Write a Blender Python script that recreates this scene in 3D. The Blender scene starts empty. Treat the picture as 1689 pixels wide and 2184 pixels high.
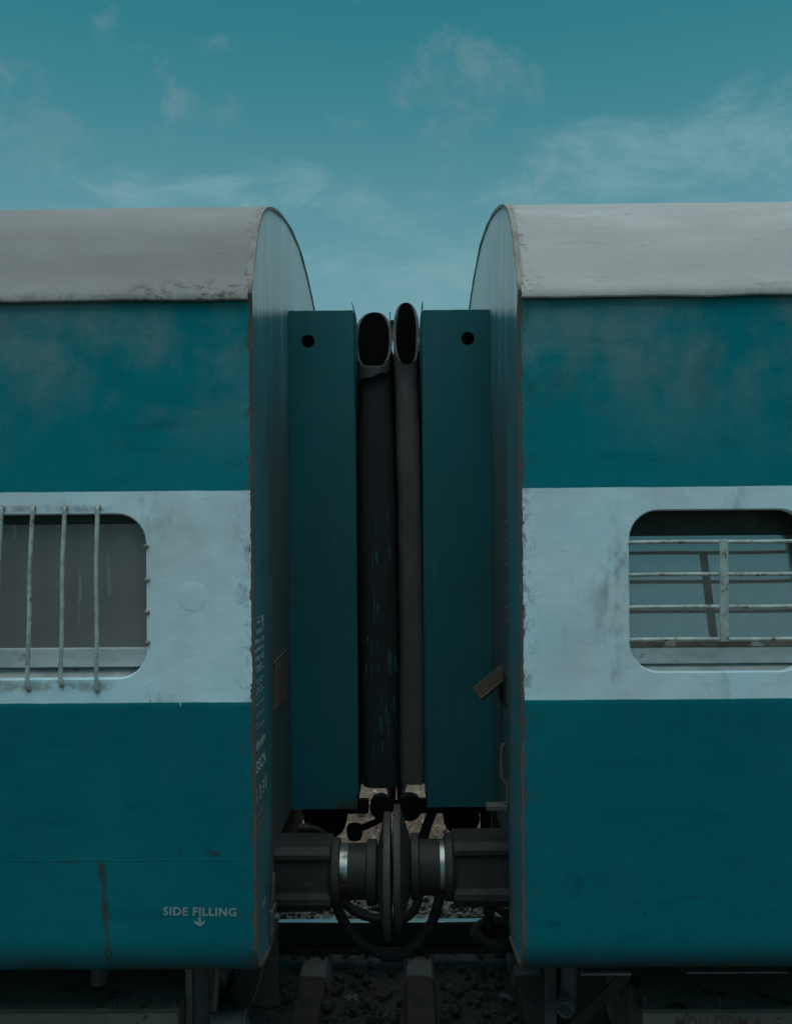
import bpy, bmesh, math, random
import numpy as np
from mathutils import Vector, Matrix, noise as mnoise
R = math.radians
random.seed(7); rng = np.random.default_rng(7)
sc = bpy.context.scene
col = sc.collection

# ------------------------------------------------------------------ camera
cam = bpy.data.cameras.new('camera'); cam_o = bpy.data.objects.new('camera', cam); col.objects.link(cam_o)
cam.sensor_fit = 'VERTICAL'; cam.sensor_height = 24.0; cam.lens = 24.0 * 2071 / 2184
cam.shift_y = 73 / 2184
cam.clip_start = 0.05; cam.clip_end = 3000
cam_o.matrix_world = (Matrix.Translation((0, -3.42, 2.267)) @ Matrix.Rotation(R(0.443), 4, 'Z')
                      @ Matrix.Rotation(R(90), 4, 'X') @ Matrix.Rotation(R(-0.45), 4, 'Z'))
sc.camera = cam_o

# ------------------------------------------------------------------ world and sun (bright overcast, late)
SUN_EL, SUN_AZ = 82.0, 180.0          # high sun veiled by thin cloud; azimuth clockwise from +Y
SUN_STRENGTH, SKY_STRENGTH = 2.15, 0.085
wd = bpy.data.worlds.new('World'); sc.world = wd; wd.use_nodes = True
wd.cycles.sampling_method = 'MANUAL'; wd.cycles.sample_map_resolution = 512
nt = wd.node_tree; nt.nodes.clear()
def wn(t): return nt.nodes.new(t)
def wl(a, b): nt.links.new(a, b)
sky = wn('ShaderNodeTexSky'); sky.sky_type = 'NISHITA'; sky.sun_disc = False
sky.sun_elevation = R(SUN_EL); sky.sun_rotation = R(SUN_AZ); sky.air_density = 1.0; sky.dust_density = 1.6; sky.ozone_density = 1.0
tc = wn('ShaderNodeTexCoord')
sep = wn('ShaderNodeSeparateXYZ'); wl(tc.outputs['Generated'], sep.inputs[0])
def wm(op, a, b=None, c=None, clamp=False):
    n = wn('ShaderNodeMath'); n.operation = op; n.use_clamp = clamp
    for i, v in enumerate((a, b, c)):
        if v is None: continue
        if isinstance(v, (int, float)): n.inputs[i].default_value = v
        else: wl(v, n.inputs[i])
    return n.outputs[0]
def wmix(f, a, b, mode='MIX'):
    n = wn('ShaderNodeMix'); n.data_type = 'RGBA'; n.blend_type = mode
    for v, i in ((f, 0), (a, 6), (b, 7)):
        if isinstance(v, (int, float)): n.inputs[i].default_value = v
        elif isinstance(v, tuple): n.inputs[i].default_value = v + (1,)
        else: wl(v, n.inputs[i])
    return n.outputs[2]
def wramp(v, a, b):
    n = wn('ShaderNodeMapRange'); n.interpolation_type = 'SMOOTHSTEP'
    n.inputs['From Min'].default_value = a; n.inputs['From Max'].default_value = b
    wl(v, n.inputs['Value']); return n.outputs[0]
c = wmix(1.0, sky.outputs[0], (0.235, 1.05, 0.80), 'MULTIPLY')
low = wm('SUBTRACT', 1.0, wramp(sep.outputs[2], .14, .50))
c = wmix(wm('MULTIPLY', low, .74), c, (2.6, 4.35, 5.1))                       # whitish air low down
def dnoise(scale, detail, rough, off, dist, sq=(1, 1, 1), rot=0.0):
    mp = wn('ShaderNodeMapping'); mp.inputs['Location'].default_value = off; mp.inputs['Scale'].default_value = sq; mp.inputs['Rotation'].default_value = (0, rot, 0)
    wl(tc.outputs['Generated'], mp.inputs[0])
    n = wn('ShaderNodeTexNoise'); n.inputs['Scale'].default_value = scale; n.inputs['Detail'].default_value = detail
    n.inputs['Roughness'].default_value = rough; n.inputs['Distortion'].default_value = dist
    wl(mp.outputs[0], n.inputs[0]); return n.outputs[0]
def cloud(cx_, cz_, rx, rz, tilt=0.0):      # soft patch round one direction of the northern sky
    dx_ = wm('SUBTRACT', sep.outputs[0], cx_); dz_ = wm('SUBTRACT', sep.outputs[2], cz_)
    ca, sa = math.cos(R(tilt)), math.sin(R(tilt))
    u = wm('DIVIDE', wm('ADD', wm('MULTIPLY', dx_, ca), wm('MULTIPLY', dz_, sa)), rx); v = wm('DIVIDE', wm('SUBTRACT', wm('MULTIPLY', dz_, ca), wm('MULTIPLY', dx_, sa)), rz)
    r2 = wm('ADD', wm('MULTIPLY', u, u), wm('MULTIPLY', v, v))
    return wm('MULTIPLY', wm('SUBTRACT', 1.0, wramp(r2, 0.0, 1.0)), wramp(sep.outputs[1], 0.0, 0.2))
def many(lst):
    o = None
    for a_ in lst:
        q = cloud(*a_); o = q if o is None else wm('MAXIMUM', o, q)
    return o
pn = dnoise(15.0, 5, .66, (1.7, 0.3, 2.2), .3)
pm = many([(-.182, .419, .095, .065), (.065, .412, .125, .09, -20), (-.35, .378, .10, .09), (-.248, .447, .05, .04, -25), (-.259, .331, .03, .02), (.10, .365, .10, .06)])
c = wmix(wm('MULTIPLY', wramp(wm('MULTIPLY_ADD', wm('SUBTRACT', pm, 1.0), .30, pn), .41, .70), .40), c, (2.45, 3.65, 4.05))
sn = dnoise(7.5, 6, .66, (4.4, 1.3, 0.6), .35, (1.0, 1.0, 2.6), R(16))
sm_ = many([(.21, .345, .22, .075, 17), (.33, .345, .2, .09, 8), (-.04, .30, .2, .08, -12), (-.2, .32, .22, .05, 0), (.02, .27, .25, .08, 0)])
c = wmix(wm('MULTIPLY', wramp(wm('MULTIPLY_ADD', wm('SUBTRACT', sm_, 1.0), .22, sn), .38, .70), .56), c, (2.7, 4.7, 5.2))
bg = wn('ShaderNodeBackground'); bg.inputs[1].default_value = SKY_STRENGTH; wl(c, bg.inputs[0])
wo = wn('ShaderNodeOutputWorld'); wl(bg.outputs[0], wo.inputs[0])

sl = bpy.data.lights.new('sun', 'SUN'); sl.energy = SUN_STRENGTH; sl.angle = R(75); sl.color = (1.0, 0.98, 0.96)
so = bpy.data.objects.new('sun', sl); col.objects.link(so)
d = Vector((math.sin(R(SUN_AZ)) * math.cos(R(SUN_EL)), math.cos(R(SUN_AZ)) * math.cos(R(SUN_EL)), math.sin(R(SUN_EL))))
so.rotation_euler = d.to_track_quat('Z', 'Y').to_euler(); so.location = d * 30

vs = sc.view_settings; vs.view_transform = 'Standard'; vs.look = 'None'; vs.exposure = 0.0; vs.gamma = 1.0; vs.use_curve_mapping = False
sc.cycles.max_bounces = 4; sc.cycles.diffuse_bounces = 3; sc.cycles.glossy_bounces = 3
sc.cycles.use_denoising = True; sc.cycles.use_adaptive_sampling = True; sc.cycles.adaptive_threshold = 0.02

# ------------------------------------------------------------------ node material helper
class G:
    def __init__(s, name):
        s.m = bpy.data.materials.new(name); s.m.use_nodes = True
        s.t = s.m.node_tree; s.b = s.t.nodes['Principled BSDF']
        s.co = s.n('ShaderNodeTexCoord').outputs['Object']
    def n(s, t): return s.t.nodes.new(t)
    def link(s, a, b):
        if isinstance(a, (int, float)): b.default_value = a
        elif isinstance(a, tuple): b.default_value = a if len(a) == len(b.default_value) else a + (1,)
        else: s.t.links.new(a, b)
    def xyz(s):
        q = s.n('ShaderNodeSeparateXYZ'); s.link(s.co, q.inputs[0]); return q.outputs
    def noise(s, scale=5, detail=5, rough=.55, sq=(1, 1, 1), off=(0, 0, 0), dist=0):
        detail = min(detail, 4)
        mp = s.n('ShaderNodeMapping'); s.link(s.co, mp.inputs[0]); mp.inputs['Scale'].default_value = sq; mp.inputs['Location'].default_value = off
        q = s.n('ShaderNodeTexNoise'); s.link(mp.outputs[0], q.inputs[0])
        q.inputs['Scale'].default_value = scale; q.inputs['Detail'].default_value = detail
        q.inputs['Roughness'].default_value = rough; q.inputs['Distortion'].default_value = dist
        return q.outputs[0]
    def voro(s, scale=10):
        q = s.n('ShaderNodeTexVoronoi'); s.link(s.co, q.inputs[0]); q.inputs['Scale'].default_value = scale; return q.outputs
    def math(s, op, a, b=0.0, c=0.0, clamp=False):
        q = s.n('ShaderNodeMath'); q.operation = op; q.use_clamp = clamp
        s.link(a, q.inputs[0]); s.link(b, q.inputs[1]); s.link(c, q.inputs[2]); return q.outputs[0]
    def step(s, v, a, b, t0=0.0, t1=1.0):
        q = s.n('ShaderNodeMapRange'); q.interpolation_type = 'SMOOTHSTEP'
        s.link(v, q.inputs['Value']); q.inputs['From Min'].default_value = a; q.inputs['From Max'].default_value = b
        q.inputs['To Min'].default_value = t0; q.inputs['To Max'].default_value = t1; return q.outputs[0]
    def mix(s, f, a, b, mode='MIX'):
        q = s.n('ShaderNodeMix'); q.data_type = 'RGBA'; q.blend_type = mode
        s.link(f, q.inputs[0]); s.link(a, q.inputs[6]); s.link(b, q.inputs[7]); return q.outputs[2]
    def mul(s, *a):
        o = a[0]
        for k in a[1:]: o = s.math('MULTIPLY', o, k)
        return o
    def bump(s, h, strength=.3, dist=.01, prev=None):
        q = s.n('ShaderNodeBump'); s.link(h, q.inputs['Height']); q.inputs['Strength'].default_value = strength; q.inputs['Distance'].default_value = dist
        if prev: s.link(prev, q.inputs['Normal'])
        return q.outputs[0]
    def out(s, color, rough=.6, metal=0.0, normal=None, spec=.5, ior=None):
        s.link(color, s.b.inputs['Base Color']); s.link(rough, s.b.inputs['Roughness']); s.link(metal, s.b.inputs['Metallic'])
        s.b.inputs['Specular IOR Level'].default_value = spec
        if ior: s.b.inputs['IOR'].default_value = ior
        if normal: s.link(normal, s.b.inputs['Normal'])
        return s.m

BLUE = (0.0005, 0.200, 0.246); WHITE = (0.66, 0.79, 0.89); RUST = (0.115, 0.062, 0.042)
def coach_paint(name, xe, sgn, seed):
    g = G(name); X, Y, Z = g.xyz()
    # band borders wander by a few millimetres
    wob = g.math('MULTIPLY_ADD', g.noise(2.2, 4, .6, (1, 0, 0), (seed, 0, 0)), .016, -.008)
    zc = g.math('ADD', Z, wob)
    white = g.mul(g.step(zc, 1.7205, 1.7225), g.step(zc, 2.4685, 2.4665))
    # blue: repainted, chalked in patches in the upper band
    n1 = g.noise(2.3, 6, .62, (1, 1, 1), (seed, 3, 1)); n2 = g.noise(6.5, 6, .66, (1.1, 1, .72), (seed + 2, 0, 4))
    top = g.step(Z, 2.50, 3.0)
    chalk = g.math('MULTIPLY', g.step(g.math('MULTIPLY_ADD', n2, .55, g.math('MULTIPLY', n1, .8)), .56, .84), g.math('MULTIPLY_ADD', top, .90, .07))
    blue = g.mix(g.math('MULTIPLY', g.noise(3.1, 5, .6, (1, 1, 1), (seed + 5, 0, 0)), .55), BLUE, (0.0005, 0.156, 0.196))
    blue = g.mix(g.step(g.noise(1.3, 3, .5, (1, 1, .6), (seed + 9, 0, 0)), .5, .7, 0, .6), blue, (0.0005, 0.224, 0.268))
    blue = g.mix(g.math('MULTIPLY', chalk, .9), blue, (0.125, 0.235, 0.265))
    grime = g.mul(g.step(g.noise(3.6, 7, .65, (1, 1, .8), (seed + 12, 1, 0)), .48, .70), g.math('MULTIPLY_ADD', top, .50, .12))
    blue = g.mix(grime, blue, (0.035, 0.115, 0.125))
    # small dark chips and scuffs
    chips = g.step(g.noise(22, 5, .72, (.8, 1, 1.1), (seed, 7, 2)), .62, .72)
    chips = g.mul(chips, g.step(g.noise(3.4, 3, .5, (1, 1, 1), (seed + 20, 0, 0)), .50, .60))
    smear = g.step(g.noise(5, 5, .7, (.35, 1, 2.2), (seed + 70, 0, 0)), .52, .74, 0, .45)
    blue = g.mix(smear, blue, (0.002, 0.112, 0.138))
    blue = g.mix(g.math('MULTIPLY', chips, .7), blue, (0.03, 0.045, 0.045))
    # white: brushed by hand, streaky, stained
    wn1 = g.noise(2.4, 6, .62, (1, 1, 1), (seed + 31, 0, 0)); brush = g.noise(7, 5, .7, (1.2, 1, 9), (seed + 3, 0, 0))
    wh = g.mix(g.step(wn1, .35, .68), WHITE, (0.57, 0.63, 0.68))
    wh = g.mix(g.step(g.noise(1.9, 5, .6, (1, 1, .7), (seed + 40, 0, 0)), .46, .66, 0, .6), wh, (0.48, 0.73, 0.85))
    wh = g.mix(g.step(brush, .52, .72, 0, .28), wh, (0.40, 0.42, 0.43))
    smut = g.mul(g.step(g.noise(6, 7, .7, (1, 1, .45), (seed + 44, 0, 0)), .56, .74), .42)
    wh = g.mix(smut, wh, (0.20, 0.205, 0.21))
    fly = g.step(g.noise(70, 3, .6, (1, 1, 1), (seed, 0, 0)), .73, .78, 0, .6)
    wh = g.mix(fly, wh, (0.17, 0.16, 0.15))
    blue = g.mix(g.step(zc, 1.73, 1.70), blue, (0.68, 0.68, 0.70), 'MULTIPLY')  # lower blue darkened in colour to imitate light fading towards the bottom
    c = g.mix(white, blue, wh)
    # rust and torn paint along the coach end
    dx = g.math('MULTIPLY', g.math('SUBTRACT', X, xe), float(sgn))       # distance inward from the end
    edge = g.step(dx, .005, .085, 1, 0)
    er = g.math('MULTIPLY', edge, g.step(g.noise(16, 6, .7, (1, 1, .7), (seed + 50, 0, 0)), .50, .62))
    c = g.mix(g.math('MULTIPLY', er, .42), c, (0.055, 0.070, 0.070))
    er2 = g.math('MULTIPLY', g.step(dx, .002, .016, 1, 0), g.step(g.noise(30, 5, .7, (1, 1, .5), (seed + 55, 0, 0)), .54, .62))
    c = g.mix(er2, c, RUST)
    if seed < 5:      # rust weeping from the upright weld
        rx_ = g.math('ABSOLUTE', g.math('ADD', g.math('MULTIPLY_ADD', Z, .0706, X), .9927))
        rz_ = g.mul(g.step(rx_, .002, .022, 1, 0), g.step(Z, 1.18, 1.15), g.step(g.noise(26, 5, .7, (1, 1, .6), (3, 0, 0)), .40, .60))
        c = g.mix(g.math('MULTIPLY', rz_, .8), c, (0.05, 0.034, 0.03))
        ry_ = g.mul(g.step(g.math('ABSOLUTE', g.math('SUBTRACT', Z, 1.18)), .004, .05, 1, 0), g.step(g.noise(14, 5, .7, (.8, 1, 1.4), (8, 0, 0)), .56, .66))
        c = g.mix(g.math('MULTIPLY', ry_, .7), c, (0.03, 0.045, 0.048))
    if seed > 5:
        st = g.mul(g.step(X, .60, .77), g.step(X, .86, .80), g.step(Z, 1.84, 1.98), g.step(Z, 2.36, 2.24), g.step(g.noise(9, 6, .7, (1.2, 1, .6), (4, 2, 0)), .44, .66), .62)
        c = g.mix(st, c, (0.12, 0.125, 0.11))
        sm2 = g.mul(g.step(g.noise(11, 5, .72, (.7, 1, 1.3), (13, 0, 0)), .56, .68), g.step(g.math('ABSOLUTE', g.math('SUBTRACT', Z, 1.02)), .30, .02), g.step(X, 1.7, .5), .6)
        c = g.mix(sm2, c, (0.012, 0.055, 0.06))
    else:
        bz_ = g.math('MAXIMUM', g.step(g.math('ABSOLUTE', g.math('SUBTRACT', Z, 1.782)), .032, .004), g.step(g.math('ABSOLUTE', g.math('SUBTRACT', Z, 2.408)), .020, .003))
        st = g.mul(bz_, g.step(X, -1.0, -1.08), g.step(g.noise(12, 5, .7, (1, 1, 1), (4, 2, 0)), .38, .60), .6)
        c = g.mix(st, c, (0.15, 0.14, 0.105))
    # bottom roll: road dirt splashed up from the track
    splash = g.mul(g.step(Z, .73, .88, 1, 0), g.step(g.noise(5, 6, .65, (.7, 1, 2), (seed + 60, 0, 0)), .30, .55))
    c = g.mix(g.math('MULTIPLY', splash, .85), c, (0.045, 0.043, 0.042))
    # relief: thick paint, oil-canned sheet
    h1 = g.bump(g.noise(3.2, 3, .5, (1, 1, 1), (seed, 0, 9)), .45, .022)
    h2 = g.bump(g.noise(60, 5, .7, (1, 1, 2.2), (seed, 0, 0)), .22, .0025, h1)
    h3 = g.bump(g.math('MULTIPLY', edge, g.noise(24, 5, .7, (1.6, 1, .8), (seed, 2, 0))), .55, .010, h2)
    rough = g.math('MULTIPLY_ADD', n2, .22, .48)
    return g.out(c, rough, 0, h3, .06)

def roof_mat(name, xe, sgn, seed, warm):
    g = G(name); X, Y, Z = g.xyz()
    n = g.noise(1.6, 6, .6, (.7, 1, 1), (seed, 0, 0)); br = g.noise(5, 5, .65, (.35, 2, 2), (seed + 4, 0, 0))
    base = g.mix(g.step(n, .32, .7), warm, tuple(v * .80 for v in warm))
    base = g.mix(g.step(br, .5, .74, 0, .35), base, tuple(min(1, v * 1.22) for v in warm))
    base = g.mix(g.step(g.noise(3, 7, .7, (.5, 1, 1), (seed + 8, 0, 0)), .55, .75, 0, .5), base, (0.30, 0.26, 0.22))
    lap = g.math('ADD', Z, g.math('MULTIPLY', g.noise(2.5, 3, .5, (1, 0, 0), (seed, 0, 0)), .018))
    base = g.mix(g.step(lap, 3.628, 3.634, 0, .5 if seed < 5 else .12), base, tuple(v * 1.18 for v in warm))
    scratch = g.mul(g.step(g.noise(9, 4, .75, (.45, 2.6, 2.6), (seed + 77, 0, 0)), .60, .66), .5)
    base = g.mix(scratch, base, tuple(v * .62 for v in warm))
    dx = g.math('MULTIPLY', g.math('SUBTRACT', X, xe), float(sgn))
    # rust scabs where water stands along the lower edge and at the end seam
    along = g.step(dx, .55, .30, .16, 1.0) if seed < 5 else g.step(dx, .10, .02, .10, .9)
    zone = g.math('MAXIMUM', g.math('MULTIPLY', g.step(Z, 3.17, 3.235, 1, 0), along), g.mul(g.step(dx, .008, .05, 1, 0), .8))
    scab = g.math('MULTIPLY', zone, g.step(g.noise(21, 6, .70, (.75, 1, 1.1), (seed + 14, 0, 0)), .485, .62))
    base = g.mix(g.math('MULTIPLY', scab, .9), base, (0.085, 0.066, 0.055))
    spots = g.step(g.noise(38, 3, .6, (1, 1, 1), (seed + 1, 0, 0)), .74, .80, 0, .6)
    base = g.mix(spots, base, (0.15, 0.13, 0.115))
    drip = g.math('MULTIPLY', g.step(Z, 3.14, 3.19, 1, 0), g.step(g.noise(22, 4, .6, (1.5, 1, .2), (seed, 1, 0)), .5, .6))
    base = g.mix(g.math('MULTIPLY', drip, .22), base, (0.48, 0.49, 0.42))
    h = g.bump(g.noise(2.6, 3, .5, (.8, 1, 1), (seed, 0, 3)), .35, .03)
    h = g.bump(g.noise(45, 5, .7, (.8, 1, 1), (seed, 0, 0)), .25, .003, h)
    h = g.bump(g.math('MULTIPLY', scab, -1.0), .5, .004, h)
    return g.out(base, .62, 0, h, .3)

def end_paint(name, seed, lightz):
    g = G(name); X, Y, Z = g.xyz()
    streak = g.noise(7, 5, .7, (1, 2.6, .16), (seed, 0, 0))
    blue = g.mix(g.noise(4, 5, .6, (1, 1, 1), (seed + 3, 0, 0)), (0.030, 0.20, 0.25), (0.06, 0.175, 0.21))
    blue = g.mix(g.step(g.noise(2.6, 6, .62, (1, 1.5, .5), (seed + 6, 0, 0)), .48, .68, 0, .6), blue, (0.10, 0.125, 0.13))
    silver = g.mix(streak, (0.76, 0.74, 0.75), (0.52, 0.49, 0.49))
    silver = g.mix(g.step(streak, .53, .60), silver, (0.84, 0.92, 0.95))
    zb = g.math('SUBTRACT', g.math('MULTIPLY_ADD', streak, .07, Z), g.math('MULTIPLY', g.math('MINIMUM', Y, g.math('SUBTRACT', 3.245, Y)), .24))
    c = g.mix(g.step(zb, lightz, lightz + .06), blue, silver)
    run = g.mul(g.step(streak, .55, .66), g.step(Z, 2.75, 3.25), .5)
    c = g.mix(run, c, (0.42, 0.46, 0.47))
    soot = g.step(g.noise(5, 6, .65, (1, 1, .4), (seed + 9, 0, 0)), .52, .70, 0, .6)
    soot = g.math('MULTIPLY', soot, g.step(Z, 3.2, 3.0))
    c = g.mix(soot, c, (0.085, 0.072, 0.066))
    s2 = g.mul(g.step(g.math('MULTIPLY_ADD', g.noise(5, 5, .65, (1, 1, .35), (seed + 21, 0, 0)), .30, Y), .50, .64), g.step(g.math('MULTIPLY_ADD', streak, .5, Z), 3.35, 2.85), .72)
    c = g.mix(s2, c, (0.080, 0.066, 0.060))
    h = g.bump(g.noise(3, 3, .5, (1, 1, 1), (seed, 0, 0)), .3, .015)
    h = g.bump(g.noise(50, 5, .7, (1, 2, .8), (seed, 0, 0)), .2, .0025, h)
    return g.out(c, .42, 0, h, .35)

def plain(name, c1, c2, scale=8, rough=.6, metal=0.0, bump=.25, bd=.003, sq=(1, 1, 1), c3=None, t3=(.58, .7), spec=.4, seed=0, fine=45):
    g = G(name)
    c = g.mix(g.step(g.noise(scale, 6, .62, sq, (seed, 0, 0)), .35, .68), c1, c2)
    if c3: c = g.mix(g.step(g.noise(scale * 1.7, 6, .68, sq, (seed + 11, 2, 0)), t3[0], t3[1]), c, c3)
    h = g.bump(g.noise(fine, 5, .68, sq, (seed + 4, 0, 0)), bump, bd)
    r = g.math('MULTIPLY_ADD', g.noise(scale * 2, 4, .6), .25, rough - .12)
    return g.out(c, r, metal, h, spec)

M = {}
XL, XR = -0.537, 0.418
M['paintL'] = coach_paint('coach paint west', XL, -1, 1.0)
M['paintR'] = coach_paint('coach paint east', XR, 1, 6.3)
M['roofL'] = roof_mat('roof west', XL, -1, 2.0, (0.245, 0.222, 0.228))
M['roofR'] = roof_mat('roof east', XR, 1, 8.0, (0.39, 0.362, 0.375))
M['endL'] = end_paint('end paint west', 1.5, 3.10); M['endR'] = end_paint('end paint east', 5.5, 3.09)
M['rim'] = plain('rusty rim', (0.110, 0.076, 0.060), (0.070, 0.058, 0.052), 9, .8, 0, .4, .004, (1, 1, .5), (0.16, 0.15, 0.14), (.6, .72))
M['rim2'] = plain('roof rim', (0.28, 0.245, 0.23), (0.19, 0.16, 0.145), 12, .8, 0, .4, .004, (1, 1, 1), (0.16, 0.12, 0.10), (.58, .70))
M['box'] = plain('vestibule paint', (0.001, 0.105, 0.150), (0.006, 0.088, 0.116), 3, .55, 0, .2, .003, (1, 1, .35), (0.045, 0.062, 0.065), (.6, .8))
g = G('vestibule paint'); X_, Y_, Z_ = g.xyz()
cc = g.mix(g.step(g.noise(3, 6, .62, (1, 1, .35)), .35, .68), (0.005, 0.108, 0.130), (0.014, 0.088, 0.102))
cc = g.mix(g.step(g.noise(9, 5, .7, (3, 1, .18), (4, 0, 0)), .5, .7, 0, .5), cc, (0.030, 0.110, 0.135))
cc = g.mix(g.step(g.noise(20, 5, .72, (1, 1, .7), (9, 0, 0)), .64, .72, 0, .7), cc, (0.030, 0.045, 0.048))
lowr = g.mul(g.step(g.math('MULTIPLY_ADD', g.noise(8, 5, .7, (1, 1, 1), (2, 0, 0)), .22, Z_), 1.24, 1.16), g.step(g.math('ADD', X_, g.math('MULTIPLY', g.noise(10, 4, .6), .1)), -.30, -.24), g.step(X_, -.1, -.2))
cc = g.mix(lowr, cc, (0.055, 0.040, 0.036))
M['box'] = g.out(cc, .55, 0, g.bump(g.noise(45, 5, .7, (1, 1, .5)), .2, .003, g.bump(g.noise(2.5, 3, .5), .4, .02)), .3)
M['rub_dark'] = None; M['rub_grey'] = plain('grey rubber', (0.088, 0.074, 0.076), (0.060, 0.054, 0.057), 6, .75, 0, .2, .003, (1, 1, .4), (0.02, 0.075, 0.085), (.74, .78))
g = G('scuffed black rubber'); X_, Y_, Z_ = g.xyz()
cc = g.mix(g.noise(4, 5, .6, (1, 1, .4)), (0.018, 0.021, 0.023), (0.012, 0.015, 0.017))
sc1 = g.mul(g.step(g.noise(44, 2, .5, (2.6, 1, .14), (3, 1, 0), .3), .615, .64), g.step(g.noise(6, 3, .5, (1, 1, .5), (5, 0, 1)), .44, .54), g.step(Z_, 2.55, 2.2), g.step(Z_, 1.22, 1.4))
cc = g.mix(g.math('MULTIPLY', sc1, .8), cc, (0.04, 0.16, 0.20))
M['rub_dark'] = g.out(cc, .72, 0, g.bump(g.noise(40, 5, .7, (1, 1, .5)), .2, .003), .3)
M['rub_rim'] = plain('rubber cut edge', (0.060, 0.063, 0.064), (0.030, 0.033, 0.034), 14, .85)
M['steel'] = plain('greasy dark steel', (0.014, 0.0125, 0.0125), (0.022, 0.018, 0.017), 9, .62, 0, .35, .004, (1, 1, 1), (0.045, 0.025, 0.016), (.66, .78))
M['casing'] = plain('cast buffer casing', (0.031, 0.026, 0.027), (0.017, 0.016, 0.018), 7, .66, 0, .35, .004, (1, 1, 1), (0.06, 0.047, 0.042), (.6, .74))
M['plate'] = plain('rusty buffer plate', (0.062, 0.049, 0.047), (0.045, 0.036, 0.036), 12, .6, 0, .35, .003, (1, 1, .6), (0.085, 0.038, 0.022), (.58, .72))
g = G('polished plunger'); cc = g.mix(g.step(g.noise(8, 4, .6, (.4, 1, 1), (3.3, 0, 1)), .46, .6), (0.30, 0.31, 0.31), (0.06, 0.036, 0.024)); M['shiny'] = g.out(cc, .36, .85, g.bump(g.noise(60, 3, .6, (3, 1, .3)), .1, .002))
M['black'] = plain('sooty black', (0.005, 0.005, 0.005), (0.009, 0.008, 0.008), 8, .85, 0, .3, .004)
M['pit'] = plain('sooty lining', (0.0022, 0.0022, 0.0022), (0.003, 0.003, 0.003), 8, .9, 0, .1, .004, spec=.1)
M['hose'] = plain('hose rubber', (0.009, 0.009, 0.010), (0.014, 0.014, 0.015), 20, .7, 0, .2, .002)
M['brown'] = plain('faded brown sheet', (0.135, 0.098, 0.070), (0.10, 0.074, 0.056), 8, .7, 0, .25, .003, (1, 1, 1), (0.055, 0.06, 0.058), (.6, .74))
M['rod'] = plain('painted iron rod', (0.105, 0.085, 0.083), (0.07, 0.075, 0.077), 10, .65)
M['bar'] = plain('painted bar', (0.46, 0.49, 0.48), (0.30, 0.32, 0.31), 22, .5, 0, .5, .003, (1, 1, 1), (0.13, 0.10, 0.06), (.56, .66), .4, 0, 120)
M['stain'] = plain('weld blob', (0.30, 0.30, 0.28), (0.12, 0.10, 0.075), 40, .7, 0, .5, .004)
M['frame'] = plain('window rail silver', (0.52, 0.56, 0.58), (0.40, 0.42, 0.43), 7, .5, 0, .3, .002, (1, 1, 2.5), (0.24, 0.235, 0.22), (.60, .70))
M['sill'] = plain('dirty sill', (0.40, 0.415, 0.415), (0.27, 0.27, 0.26), 9, .65, 0, .4, .003, (.7, 1, 1), (0.10, 0.085, 0.065), (.62, .72))
M['reveal'] = plain('reveal rubber and rust', (0.16, 0.155, 0.13), (0.085, 0.08, 0.065), 14, .7, 0, .4, .003, (1, 1, 1), (0.36, 0.38, 0.37), (.58, .7))
g = G('dusty pane'); cc = g.mix(g.step(g.noise(2.2, 5, .6, (.6, 1, 2)), .35, .7), (0.185, 0.17, 0.178), (0.14, 0.132, 0.14))
strk = g.mul(g.step(g.noise(24, 1, .4, (1.8, 1, .10), (2, 0, .5)), .655, .675), g.step(g.noise(5, 2, .5, (1, 1, .6), (1, 4, 0)), .46, .50))
cc = g.mix(g.math('MULTIPLY', strk, .55), cc, (0.26, 0.33, 0.33)); M['pane_dust'] = g.out(cc, .30, 0, g.bump(g.noise(2.5, 2, .5), .08, .02), .55)
g = G('reflecting pane'); cc = g.mix(g.step(g.noise(9, 5, .6), .4, .7), (0.135, 0.122, 0.122), (0.175, 0.16, 0.16))
smr = g.step(g.noise(26, 5, .7, (1, 1, .6)), .66, .76, 0, .35); cc = g.mix(smr, cc, (0.20, 0.20, 0.20))
M['pane_mirror'] = g.out(cc, .05, 0, g.bump(g.noise(1.6, 2, .5), .04, .02), .9, 2.25)
M['greenblack'] = plain('dark green window top', (0.022, 0.034, 0.026), (0.014, 0.020, 0.017), 9, .6)
M['letter'] = plain('faded white lettering', (0.24, 0.31, 0.33), (0.18, 0.24, 0.26), 30, .6, 0, .1)
M['letter2'] = plain('dull stencil lettering', (0.66, 0.70, 0.70), (0.40, 0.47, 0.49), 24, .6, 0, .1)
M['letter3'] = plain('ghost lettering', (0.26, 0.29, 0.29), (0.12, 0.20, 0.22), 24, .6, 0, .1)
M['redchalk'] = plain('red chalk', (0.15, 0.05, 0.03), (0.09, 0.06, 0.045), 30, .9)
M['weld'] = plain('rusty weld', (0.085, 0.05, 0.04), (0.016, 0.075, 0.09), 26, .75, 0, .5, .004)
M['ubox'] = plain('grimy equipment box', (0.125, 0.118, 0.092), (0.085, 0.078, 0.062), 5, .65, 0, .3, .004, (1, 1, 1), (0.008, 0.008, 0.007), (.56, .63))
M['ugrey'] = plain('grey underframe paint', (0.060, 0.056, 0.056), (0.036, 0.035, 0.034), 7, .65, 0, .3, .004, (1, 1, .6), (0.036, 0.030, 0.018), (.6, .72))
M['rail'] = plain('rail web', (0.035, 0.026, 0.022), (0.05, 0.036, 0.03), 12, .8)
g = G('rail running surface'); M['railtop'] = g.out(g.mix(g.noise(12, 4, .6, (.1, 2, 1)), (0.46, 0.47, 0.48), (0.34, 0.35, 0.36)), .28, .8, None)
g = G('concrete sleeper'); X_, Y_, Z_ = g.xyz()
yw = g.math('MULTIPLY_ADD', g.noise(8, 5, .6), .05, Y_)
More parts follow.
